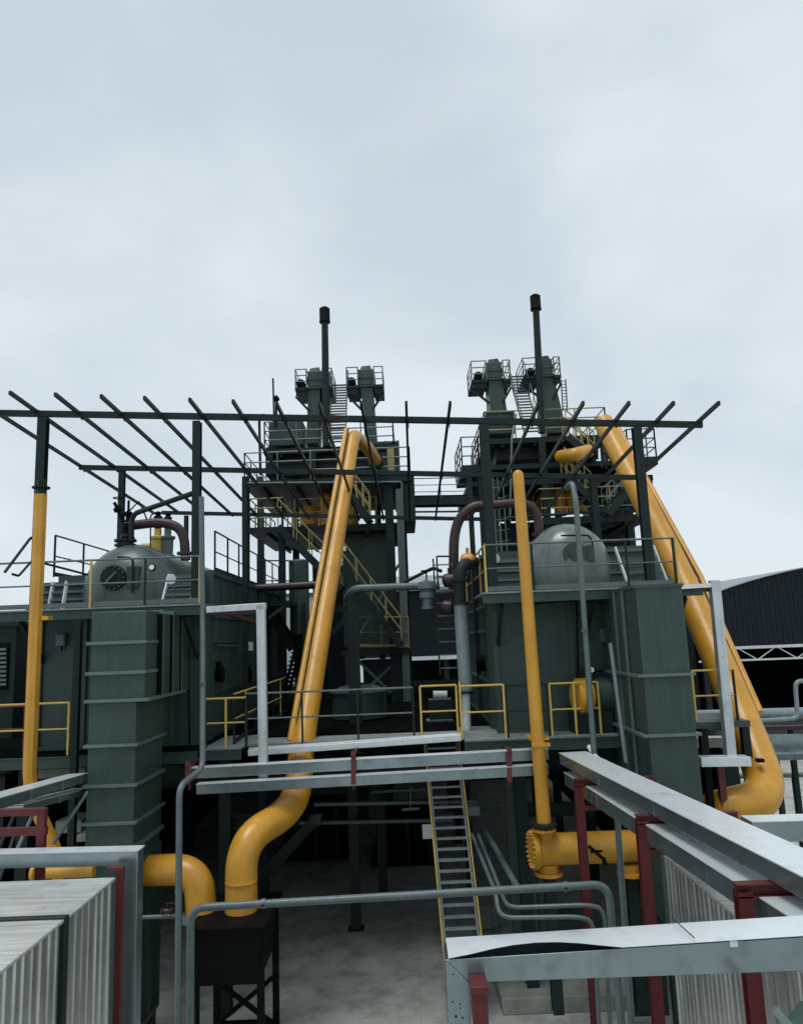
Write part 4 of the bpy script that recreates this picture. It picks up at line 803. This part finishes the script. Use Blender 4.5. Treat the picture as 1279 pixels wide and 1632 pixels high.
# ---- right tower
T1 = 26.6
t = Thing('process_tower', 'right steel process tower with yellow cyclone behind the pale drum', 'tower')
for px, y0, y1 in [(765, 745, 1000), (862, 700, 1000), (785, 765, 1000), (995, 745, 900), (940, 765, 900)]: vcol(t, px, y0, y1, T1+.3, .24)
for px in (800, 880, 960): vcol(t, px, 700, 900, T1+5, .25)
slab(t, 772, 968, 696, T1+.5, 5, .2, rm=TRAIL); slab(t, 780, 1000, 737, T1+.3, 5.5, .18, rails=False)
slab(t, 745, 1040, 762, T1+.2, 5.5, .2, rails=False)
slab(t, 1000, 1047, 728, T1, 3, .3, rm=GREY); slab(t, 735, 764, 741, T1, 3, .25, rm=GREY)
slab(t, 860, 1032, 822, T1, 5, .25, rm=TRAIL); 
wbox(t, 790, 703, 860, 734, T1+1.2, 3.5, ribs=2, m=DGREEN); wbox(t, 870, 703, 950, 734, T1+1.8, 3, ribs=2, m=DGREEN); wbox(t, 790, 765, 870, 812, T1+1.5, 3, ribs=2, m=TGREEN)
wbox(t, 775, 655, 818, 692, T1+.8, 2, m=GREEN, name='machine_house', ribs=2)
wbox(t, 955, 768, 1015, 815, T1+2.5, 3, m=TGREEN, ribs=2, name='rear_casing')
wbox(t, 800, 830, 1000, 905, T1+2.6, 3, m=TGREEN, ribs=4, name='lower_casing')
for (x0, x1, y0, y1) in [(884, 903, 762, 822), (903, 934, 780, 818), (858, 878, 785, 822)]:
    q0 = P((x0+x1)/2, y0, T1+1.2); q1 = P((x0+x1)/2, y1, T1+1.2); r = (x1-x0)/2*(T1+1)/F
    t.add('yellow_tank', MB().lathe(q1, (0, 0, 1), [(0, r*.95), (.02, r), (q0.z-q1.z-.1, r), (q0.z-q1.z, r*.85)], 20), YEL)
for (x0, y0, x1, y1) in [(900, 765, 950, 815), (905, 700, 960, 745), (955, 790, 1010, 765), (960, 720, 1000, 760), (840, 820, 880, 770), (940, 850, 1000, 830), (980, 770, 1000, 810)]:
    t.add('brace', MB().bar(P(x0, y0, T1+.3), P(x1, y1, T1+.3), .07), TGREEN)
flight(t, P(965, 822, T1-.1), P(1010, 770, T1-.1), .7, 9, rm=GREY); flight(t, P(898, 760, T1-.1), P(940, 800, T1-.1), .7, 8, rm=TRAIL); flight(t, P(945, 735, T1), P(900, 700, T1), .7, 8)
t.done()
t = Thing('yellow_cyclone_duct', 'short yellow duct elbow high on the right tower', 'duct')
t.add('duct', MB().tube(fil([P(937, 719, 26), P(915, 725, 25.2), P(893, 728, 26.4)], .3), [.24]*0 or .24, 20), YEL); t.add('collar', MB().lathe(P(940, 719, 26), (1, .3, .2), [(0, .25), (.15, .27), (.15, .2)], 20), DGREEN); t.done()
ladder('caged_ladder', 'thin caged ladder on the right edge of the right elevator head', P(900, 655, 28.5), P(897, 605, 28.5), .18, 10, GREY, deep=.02)
# bridge between towers
t = Thing('link_bridge', 'high footbridge linking the two towers', 'bridge')
for (nm, y0, y1) in (('main_beam', 799, 797), ('main_beam', 803, 801)):
    t.add(nm, MB().bar(P(640, y0, 27+(0 if y0 == 799 else 1)), P(765, y1, 27+(0 if y0 == 799 else 1)), .12, .3), TGREEN)
t.add('deck', MB().bar(P(640, 795, 27.5), P(765, 793, 27.5), 1.0, .05), DECK)
railing('', [P(652, 795, 27), P(752, 793, 27)], .75, 1.0, r=.02, m=GREY, toe=False, mids=2, thing=t); t.add('under_rail', MB().bar(P(640, 816, 27), P(765, 815, 27), .06), DGREEN); t.done()
t = Thing('cage_ladder', 'dark ladder cage with yellow hoops at the left corner of the right tower', 'ladder')
c = P(790, 820, 24.5)
for k in range(6): t.add('hoop', MB().tube([c+V((.35*math.cos(a*.35), .35*math.sin(a*.35)-.3, -.9+k*.36)) for a in range(-1, 11)], .018, 6), GREY)
for k in (-.25, -.08, .08, .25): t.add('upright', MB().bar(c+V((k, -.3, -1.4)), c+V((k, -.3, 1.2)), .03), GREY)
t.done()
for i, (lab, x0, y0, x1, y1, Y) in enumerate([('thin sloping pipe rising to the small railing between the towers', 640, 930, 690, 905, 22)]):
    pipe('sloping_pipe', lab, [P(x0, y0, Y), P(x1, y1, Y), P(702, 910, 21)], .05, DGREEN, bend=.2)

# conduits, junction boxes and hoses
for i, (lab, pts, r, m) in enumerate([
    ('thin conduit running down the front of the right casing', [P(918, 950, 16.8), P(921, 1065, 16.8), P(923, 1072, 16.8), P(960, 1070, 16.8)], .018, BLACKM),
    ('thin conduit dropping beside the left square duct', [P(300, 985, 16.8), P(302, 1190, 16.8)], .02, BLACKM),
    ('thin cable run sagging under the right upper platform', [P(800, 955, 16.2), P(850, 963, 16.3), P(905, 957, 16.3), P(965, 962, 16.3)], .015, BLACKM),
    ('thin pipe along the edge of the left tower upper deck', [P(392, 770, 26.5), P(640, 768, 26.5), P(642, 1030, 26.5)], .04, GREY),
    ('slim pipe climbing the front of the right tower', [P(812, 830, 26.4), P(815, 700, 26.4), P(822, 660, 26.8)], .04, GREY),
    ('slim horizontal pipe across the right tower above the pale drum', [P(800, 826, 26.2), P(1000, 812, 26.2)], .05, DGREEN)]):
    pipe('conduit', lab, pts, r, m, 'conduit', .1, 8)
for lab, px, py, Y, w, h in [('grey junction box on the front of the right casing', 962, 1012, 16.85, .22, .3), ('small grey junction box high on the front of the left casing', 100, 1020, 16.85, .2, .26)]:
    t = Thing('junction_box', lab, 'box'); q = P(px, py, Y); t.add('body', MB().box(q+V((-w/2, -.12, -h/2)), q+V((w/2, .06, h/2))), GREY, bev=.01); t.add('door', MB().box(q+V((-w/2+.02, -.135, -h/2+.02)), q+V((w/2-.02, -.121, h/2-.02))), GREY); t.add('gland', MB().tube([q+V((0, -.03, -h/2-.12)), q+V((0, -.03, -h/2))], .02, 8), BLACKM); t.done()
# ================================================================ RIGHT FOREGROUND : red frames, trays, clad box
def red_frame(label, xl, Y, xr, zt, w=.14):
    t = Thing('red_trestle', label, 'trestle', 'red steel trestles under the trays')
    t.add('post', MB().chan((xl, Y, zt-.07), (xl, Y, 0), w, w*.9, .014), RED); t.add('hanger', MB().box((xr-.05, Y-.04, zt-.3), (xr+.03, Y+.04, zt-.12)), RED)
    t.add('cross_beam', MB().chan((xl-w/2, Y, zt-.06), (xr+w/2, Y, zt-.06), w*.9, .12, .014), RED)
    t.add('lower_arm', MB().bar((xl+w/2, Y, zt-.47), (xl+.62, Y, zt-.47), w*.8, .07), RED)
    t.add('base_plate', MB().box((xl-.14, Y-.14, .004), (xl+.14, Y+.14, .03)), RED); t.done()
zu = P(872, 1201, 15.3).z+.095; ZT = zu-.20
for lab, l, r in (('red trestle farthest from the camera in front of the yellow header', (920, 1241), (1034, 1235)), ('middle red trestle at the corner of the corrugated clad duct', (1020, 1298), (1166, 1293)), ('near red trestle at the right edge above the clad duct', (1181, 1407), (1370, 1400))):
    a = PH(*l, ZT); b = PH(*r, ZT); red_frame(lab, a.x, a.y, b.x, ZT)
def ptray(label, a, b, w, h, joints=4): a = V(a); b = V(b); tray(label, a-V((0, 0, h/2)), b-V((0, 0, h/2)), w, h, joints=joints)
q = PH(927, 1207, zu); q2 = PH(1207, 1341, zu); q3 = q+(q2-q)*1.75
ptray('upper galvanised tray running from the yellow riser to the right edge', q-(q2-q)*.10, q3, .50, .19, 5)
q = PH(927, 1250, ZT-.125)+V((.19, 0, 0)); q2 = PH(1170, 1406, ZT-.125)+V((.19, 0, 0))
ptray('lower galvanised tray running under the red trestles', q-(q2-q)*.22, q+(q2-q)*1.6, .38, .22, 5)
tray('galvanised tray at the right edge behind the elbow pipe', P(1190, 1322, 11), P(1420, 1316, 11), .35, .26, joints=1)
def corr(mb, p, q, z0, z1, n, amp=.018):      # ribbed sheet between p and q (ground plan), z0..z1
    p = V((p[0], p[1], 0)); q = V((q[0], q[1], 0)); d = q-p; n = max(n, 2); nn = V((d.y, -d.x, 0)).normalized(); vs = []; fs = []
    pts = []
    for i in range(n):
        w1 = random.uniform(.25, .5); w2 = w1+random.uniform(.25, .4); k1 = random.uniform(.5, 1.1); prof = [(0, 0), (w1, 0), (w1+.07, k1), (w2-.07, k1), (w2, 0)]
        for (a, b) in prof: pts.append(p+d*((i+a)/n)+nn*(amp*b))
    pts.append(q)
    for x in pts: vs += [V((x.x, x.y, z0)), V((x.x, x.y, z1))]
    for i in range(len(pts)-1): fs.append((2*i, 2*i+2, 2*i+3, 2*i+1))
    mb.add(vs, fs); return mb
def clad(label, X, Xo, Y0, Y1, zt, zb, splits, m=CLAD, endx=None):
    # X = visible side plane, Xo = other side
    t = Thing('clad_duct', label, 'duct', 'ribbed aluminium clad ducts'); s = 1 if X > Xo else -1
    ys = [Y0]+splits+[Y1]
    for k, (a, b) in enumerate(zip(ys, ys[1:])):
        a2, b2 = a+(.05 if k else 0), b-(.05 if k < len(ys)-2 else 0); n = max(3, int((b2-a2)/.15))
        sm = MB()
        if s > 0: corr(sm, (X, a2), (X, b2), zb, zt-.03, n)
        else: corr(sm, (X, b2), (X, a2), zb, zt-.03, n)
        t.add('ribbed_side', sm, m)
        t.add('core', MB().box((min(X, Xo)+.03, a2, zb), (max(X, Xo)-.03, b2, zt-.04)), DGREEN)
        t.add('top_sheet', MB().box((min(X, Xo)-.04, a2-.0, zt-.03), (max(X, Xo)+.04, b2, zt)), TOPS, bev=.006)
        fr = MB(); n2 = max(3, int(abs(X-Xo)/.095)); corr(fr, (min(X, Xo), a2-.001), (max(X, Xo), a2-.001), zb, zt-.03, n2); corr(fr, (max(X, Xo), b2+.001), (min(X, Xo), b2+.001), zb, zt-.03, n2); t.add('ribbed_end', fr, m)
    for y in splits:
        t.add('strap', MB().box((min(X, Xo)-.05, y-.045, zt-.02), (max(X, Xo)+.05, y+.045, zt+.015)).box((X-.03, y-.045, zb), (X+.05*s, y+.045, zt)), DGREEN, bev=.008)
    for y in (Y0+.3, Y1-.3):
        for x in (X-.15*s, Xo+.15*s): t.add('leg', MB().bar((x, y, 0), (x, y, zb), .12), DGREEN)
    t.done()
# right clad duct: solve from pixels
zc1 = 3.98; q = PH(1046, 1360, zc1); q2 = PH(1171, 1443, zc1)
clad('ribbed silver duct under the trays at lower right', (q.x+q2.x)/2-.0, (q.x+q2.x)/2+1.3, 5.7, q.y, zc1, 1.7, [7.0, 9.06])
# near tray (mitred corner) bottom right
t = Thing('cable_tray', 'nearest galvanised tray with warped lid crossing the bottom right corner', 'cable tray', 'galvanised cable trays')
Yn = 5.9; a = P(748, 1552, Yn); b = P(1420, 1508, Yn); h = .265
x0 = P(711, 1560, Yn).x; xi = P(749, 1590, Yn).x
zt0 = P(711, 1530, Yn).z; ztr = P(1279, 1494, Yn).z; zb0 = P(749, 1566, Yn).z; zbr = P(1279, 1548, Yn).z; xr = P(1279, 1520, Yn).x; k = 1.6
dx = (xr-x0); xe = x0+dx*k; zte = zt0+(ztr-zt0)*k; zbe = zb0+(zbr-zb0)*k; D = .32
t.add('trough', MB().hexa([(xi, Yn, zb0), (xe, Yn, zbe), (xe, Yn+D, zbe), (xi, Yn+D, zb0), (x0, Yn, zt0), (xe, Yn, zte), (xe, Yn+.012, zte), (x0, Yn+.012, zt0)]), GALV, bev=.004)
t.add('back_side', MB().hexa([(x0, Yn+D, zb0), (xe, Yn+D, zbe), (xe, Yn+D+.01, zbe), (x0, Yn+D+.01, zb0), (x0, Yn+D, zt0), (xe, Yn+D, zte), (xe, Yn+D+.01, zte), (x0, Yn+D+.01, zt0)]), GALV)
t.add('down_leg', MB().hexa([(x0, Yn-.003, -.0), (xi, Yn-.003, -.0), (xi, Yn+D, -.0), (x0, Yn+D, -.0), (x0, Yn-.003, zt0-.004), (xi, Yn-.003, zb0), (xi, Yn+D, zb0), (x0, Yn+D, zt0-.01)]), GALV, bev=.004)
# warped lid : curved sheet, lifted at the front edge
n = 26; vs = []; fs = []
for i in range(n+1):
    f = i/n; x = x0+.02+(xe-x0-.02)*f; z = zt0+(zte-zt0)*f
    u = f*k; lift = .012+.07*max(0, math.sin(min(1, max(0, (u-.02)/.46))*math.pi))
    yf = Yn-.01
    for (yy, dz) in ((yf, lift), (Yn+D*.5, .014+lift*.75), (Yn+D+.02, .02)):
        vs.append((x, yy, z+dz)); vs.append((x, yy, z+dz+.004))
for i in range(n):
    o = i*6
    for j in (0, 2): fs += [(o+j, o+j+2, o+j+8, o+j+6), (o+j+1, o+j+7, o+j+9, o+j+3)]
    fs += [(o, o+6, o+7, o+1), (o+4, o+5, o+11, o+10)]
t.add('lid', MB().add(vs, fs), LID)
xj = P(1105, 1500, Yn).x; t.add('lid_joint', MB().bar((xj, Yn-.02, P(1110, 1498, Yn).z+.02), (xj-.04, Yn+D+.02, P(1105, 1497, Yn).z+.035), .006, .006), DGREEN)
q = P(1168, 1504, Yn); t.add('tape_patch', MB().box(q-V((.028, .006, .02)), q+V((.028, -.001, .02))), WHITE)
for (px, py, s) in ((722, 1553, .006), (721, 1597, .007), (733, 1600, .006), (726, 1620, .01), (737, 1622, .008), (733, 1607, .005)):
    q = P(px, py, Yn-.004); t.add('drip_mark', MB().lathe(q, (0, -1, 0), [(0, s), (.002, s*.9)], 10), DGREEN)
t.done()
t = Thing('red_post', 'thick red box post under the nearest tray corner', 'post'); q0 = P(751, 1578, 5.75); q1 = P(775, 1578, 5.75)
t.add('post', MB().box((q0.x, 5.7, 0), (q1.x, 5.82, P(762, 1580, 5.75).z)), RED, bev=.006); t.add('cap', MB().box((q0.x-.01, 5.68, P(762, 1580, 5.75).z+.002), (q1.x+.008, 5.89, P(762, 1566, 5.75).z)), RED, bev=.004); t.done()
# vent flap bottom right
t = Thing('sheet_hood', 'grey green sheet hood at the bottom right corner', 'hood'); a = P(1262, 1632, 5.6)
t.add('hood', MB().hexa([P(1240, 1640, 5.6), P(1320, 1640, 5.6), P(1320, 1640, 6.4), P(1240, 1640, 6.4), P(1272, 1596, 5.8), P(1320, 1590, 5.8), P(1320, 1590, 6.3), P(1272, 1596, 6.3)]), GREEN)
t.add('rim', MB().bar(P(1232, 1608, 5.5), P(1262, 1640, 5.5), .03, .05), GALV); t.done()

# plinth with column feet
a = PH(797, 1619, 0); zpl = .30
t = Thing('concrete_plinth', 'pale concrete plinth on the yard floor behind the nearest tray', 'plinth'); xa = PH(801, 1619, 0).x
t.add('slab', MB().hexa([(xa, a.y, 0), (xa+5.5, a.y, 0), (xa+5.5, a.y+3, 0), (xa-.05, a.y+3, 0), (xa, a.y, zpl), (xa+5.5, a.y, zpl), (xa+5.5, a.y+3, zpl), (xa-.05, a.y+3, zpl)]), PLIN, bev=.02); t.done()
for lab, px, w, Y in [('green steel column on the plinth beside the slanting grey pipe', 829, .30, a.y+1.2), ('slimmer green steel column on the plinth right of its wider neighbour', 868, .20, a.y+.9)]:
    t = Thing('steel_column', lab, 'column'); x = P(px, 1500, Y).x; top = ZW-.3 if w > .25 else 3.2
    t.add('shaft', MB().chan((x, Y, zpl), (x, Y, top), w, w, .02), GREEN); t.add('base_plate', MB().box((x-w*.7, Y-w*.7, zpl+.002), (x+w*.7, Y+w*.7, zpl+.03)), GREEN); t.add('cap_plate', MB().box((x-w*.6, Y-w*.6, top), (x+w*.6, Y+w*.6, top+.02)), GREEN); t.done()
t = Thing('equipment_skid', 'low green equipment base on the plinth', 'machine base'); p0 = P(880, 1540, a.y+1.6); p1 = P(975, 1540, a.y+1.6)
t.add('body', MB().box((p0.x, a.y+1.6, zpl+.003), (p1.x, a.y+2.6, 1.1)), GREEN); t.add('rib', MB().box((p0.x, a.y+1.54, zpl+.003), (p0.x+.08, a.y+1.6, 1.1)).box((p1.x-.5, a.y+1.54, zpl+.003), (p1.x-.42, a.y+1.6, 1.1)).box((p0.x+.09, a.y+1.55, 1.0), (p1.x, a.y+1.6, 1.1)), GREEN); t.done()
t = Thing('red_pump', 'dark red pump under the yellow header behind the trestle', 'pump'); q = P(1015, 1430, 15.2)
t.add('casing', MB().lathe(q+V((-.3, 0, 0)), (1, 0, 0), [(0, .1), (.05, .24), (.35, .24), (.4, .14), (.7, .14)], 20), MAUVE); t.add('base', MB().box((q.x-.3, q.y-.2, zpl+.004), (q.x+.35, q.y+.2, q.z-.2)), DGREEN); t.add('outlet', MB().tube([q, q+V((0, 0, .5))], .08, 12), MAUVE); t.done()

# ================================================================ LEFT FOREGROUND
xs = P(186, 1420, 7.6)
zcl = 4.72; qa = PH(186, 1398, zcl); qb = PH(-2, 1537, zcl)
clad('large ribbed silver duct filling the bottom left corner', (qa.x+qb.x)/2, (qa.x+qb.x)/2-2.6, 3.4, qa.y, zcl, .8, [PH(105, 1462, zcl).y, PH(160, 1418, zcl).y][:1])
t = Thing('cable_tray', 'galvanised tray turning down at a mitred corner on the left', 'cable tray', 'galvanised cable trays')
Yn = qa.y+.35; x1 = P(219, 1400, Yn).x; xi = P(197, 1420, Yn).x; ztl = P(217, 1357, Yn).z; zbl = P(197, 1380, Yn).z; x0 = P(-120, 1380, Yn).x; za = P(0, 1362, Yn).z; zbb = P(0, 1388, Yn).z; sl = (ztl-za)/(x1-P(0, 1370, Yn).x); D = .2
dz = (x0-x1)*sl
t.add('trough', MB().hexa([(x0, Yn, zbl+dz), (xi, Yn, zbl), (xi, Yn+D, zbl), (x0, Yn+D, zbl+dz), (x0, Yn, ztl+dz), (x1, Yn, ztl), (x1, Yn+D, ztl), (x0, Yn+D, ztl+dz)]), GALV, bev=.004)
t.add('lid', MB().bar(V((x0, Yn+D/2, ztl+dz+.008)), V((x1+.01, Yn+D/2, ztl+.008)), D+.02, .012), LID)
t.add('down_leg', MB().hexa([(xi, Yn-.003, 0), (x1, Yn-.003, 0), (x1, Yn+D, 0), (xi, Yn+D, 0), (xi, Yn-.003, zbl), (x1, Yn-.003, ztl-.003), (x1, Yn+D, ztl-.003), (xi, Yn+D, zbl)]), GALV, bev=.004); t.done()
t = Thing('red_post', 'slim red angle post at the corner of the large silver duct', 'post'); Yp = qa.y+.12; q0 = P(185, 1400, Yp); q1 = P(195, 1400, Yp)
t.add('post', MB().box((q0.x, Yp, 0), (q1.x, Yp+.08, P(190, 1388, Yp).z)), RED); t.add('cap_arm', MB().box((P(170, 1388, Yp).x, Yp-.002, P(190, 1388, Yp).z), (q1.x, Yp+.1, P(190, 1383, Yp).z)), RED); t.done()
t = Thing('red_trestle', 'red double beam trestle at the left edge behind the silver duct', 'trestle', 'red steel trestles under the trays'); Y = 9.6
for py in (1296, 1327): t.add('cross_beam', MB().bar(P(-80, py+1, Y), P(75, py-3, Y), .08, .08 if py < 1300 else .09), RED)
for px in (68, -60): q = P(px, 1292, Y); t.add('post', MB().bar(q, zc(q, 0), .09), RED)
t.done()
# left mid clutter: trays, header pipe, scaffolding
tray('galvanised tray running diagonally away at the left edge above the red trestle', P(-40, 1288, 9.8), P(125, 1240, 14.6), .35, .14, joints=3)
tray('second diagonal galvanised tray behind the left red trestle', P(20, 1290, 11.4), P(128, 1262, 14.8), .3, .1, joints=2)
pipe('yellow_header_pipe', 'short horizontal yellow pipe behind the left silver duct', [P(50, 1392, 14), P(150, 1388, 14)], .10, YEL, flanges=[(P(56, 1392, 14), (1, 0, 0), .16)])
pipe('red_grey_drain', 'thin grey drain pipe with red valve left of the black hopper box', [P(228, 1462, 14), P(282, 1460, 14)], .035, GREY)
t = Thing('drain_valve', 'tiny red valve on the thin drain pipe beside the black box', 'valve'); q = P(266, 1452, 13.9); t.add('body', MB().lathe(q+V((-.1, 0, 0)), (1, 0, 0), [(0, .04), (.03, .07), (.06, .04), (.14, .04), (.17, .07), (.2, .04)], 12), MAUVE); t.add('lever', MB().tube([q, q+V((0, 0, .12)), q+V((.12, 0, .12))], .015, 6), MAUVE); t.done()
for i, (lab, x0, y0, x1, y1, Y) in enumerate([('pale slab block behind the diagonal trays at left', 88, 1308, 130, 1328, 16.5), ('small pale block below the slab block at left', 122, 1330, 145, 1342, 16.2), ('pale concrete ledge behind the yellow column', 60, 1225, 136, 1240, 17.5), ('low concrete ledge at the left edge', -40, 1242, 34, 1262, 18)]):
    solo('concrete_block', B(x0, y0, x1, y1, Y, .8), PLIN, lab, 'block', bev=.02)
for i, (lab, x0, y0, x1, y1, Y) in enumerate([('grey bent scaffold tube nearest the left red trestle', 20, 1372, 52, 1300, 12), ('dark scaffold tube leaning left of the yellow pipe foot', 2, 1345, 40, 1265, 13), ('grey scaffold tube leaning behind the left red trestle', 85, 1345, 140, 1262, 13.5), ('short scaffold tube crossing low at the left edge', 0, 1400, 24, 1330, 12.5)]):
    pipe('scaffold_tube', lab, [P(x0, y0, Y), P(x1, y1, Y+.5)], .03, GREY if i % 2 == 0 else DGREEN)
q = P(134, 1000, 15.9)
t = Thing('steel_column', 'dark steel column left of the left square duct', 'column'); t.add('shaft', MB().chan((q.x, 15.65, 0), (q.x, 15.65, ZP-.26), .13, .13), DGREEN); t.add('base_plate', MB().box((q.x-.15, 15.5, .004), (q.x+.15, 15.8, .03)), DGREEN); t.done()
t = Thing('centre_column', 'dark steel column standing in the yard under the walkway', 'column'); x = P(563, 1300, 20.6).x; t.add('shaft', MB().chan((x, 20.6, 0), (x, 20.6, ZW-.36), .24, .24), DGREEN); t.add('base_plate', MB().box((x-.2, 20.4, .004), (x+.2, 20.8, .03)), DGREEN)
t.add('switch_box', MB().box((x+.13, 20.5, 2.6), (x+.4, 20.65, 3.4)), BLACKM, bev=.01); t.done()
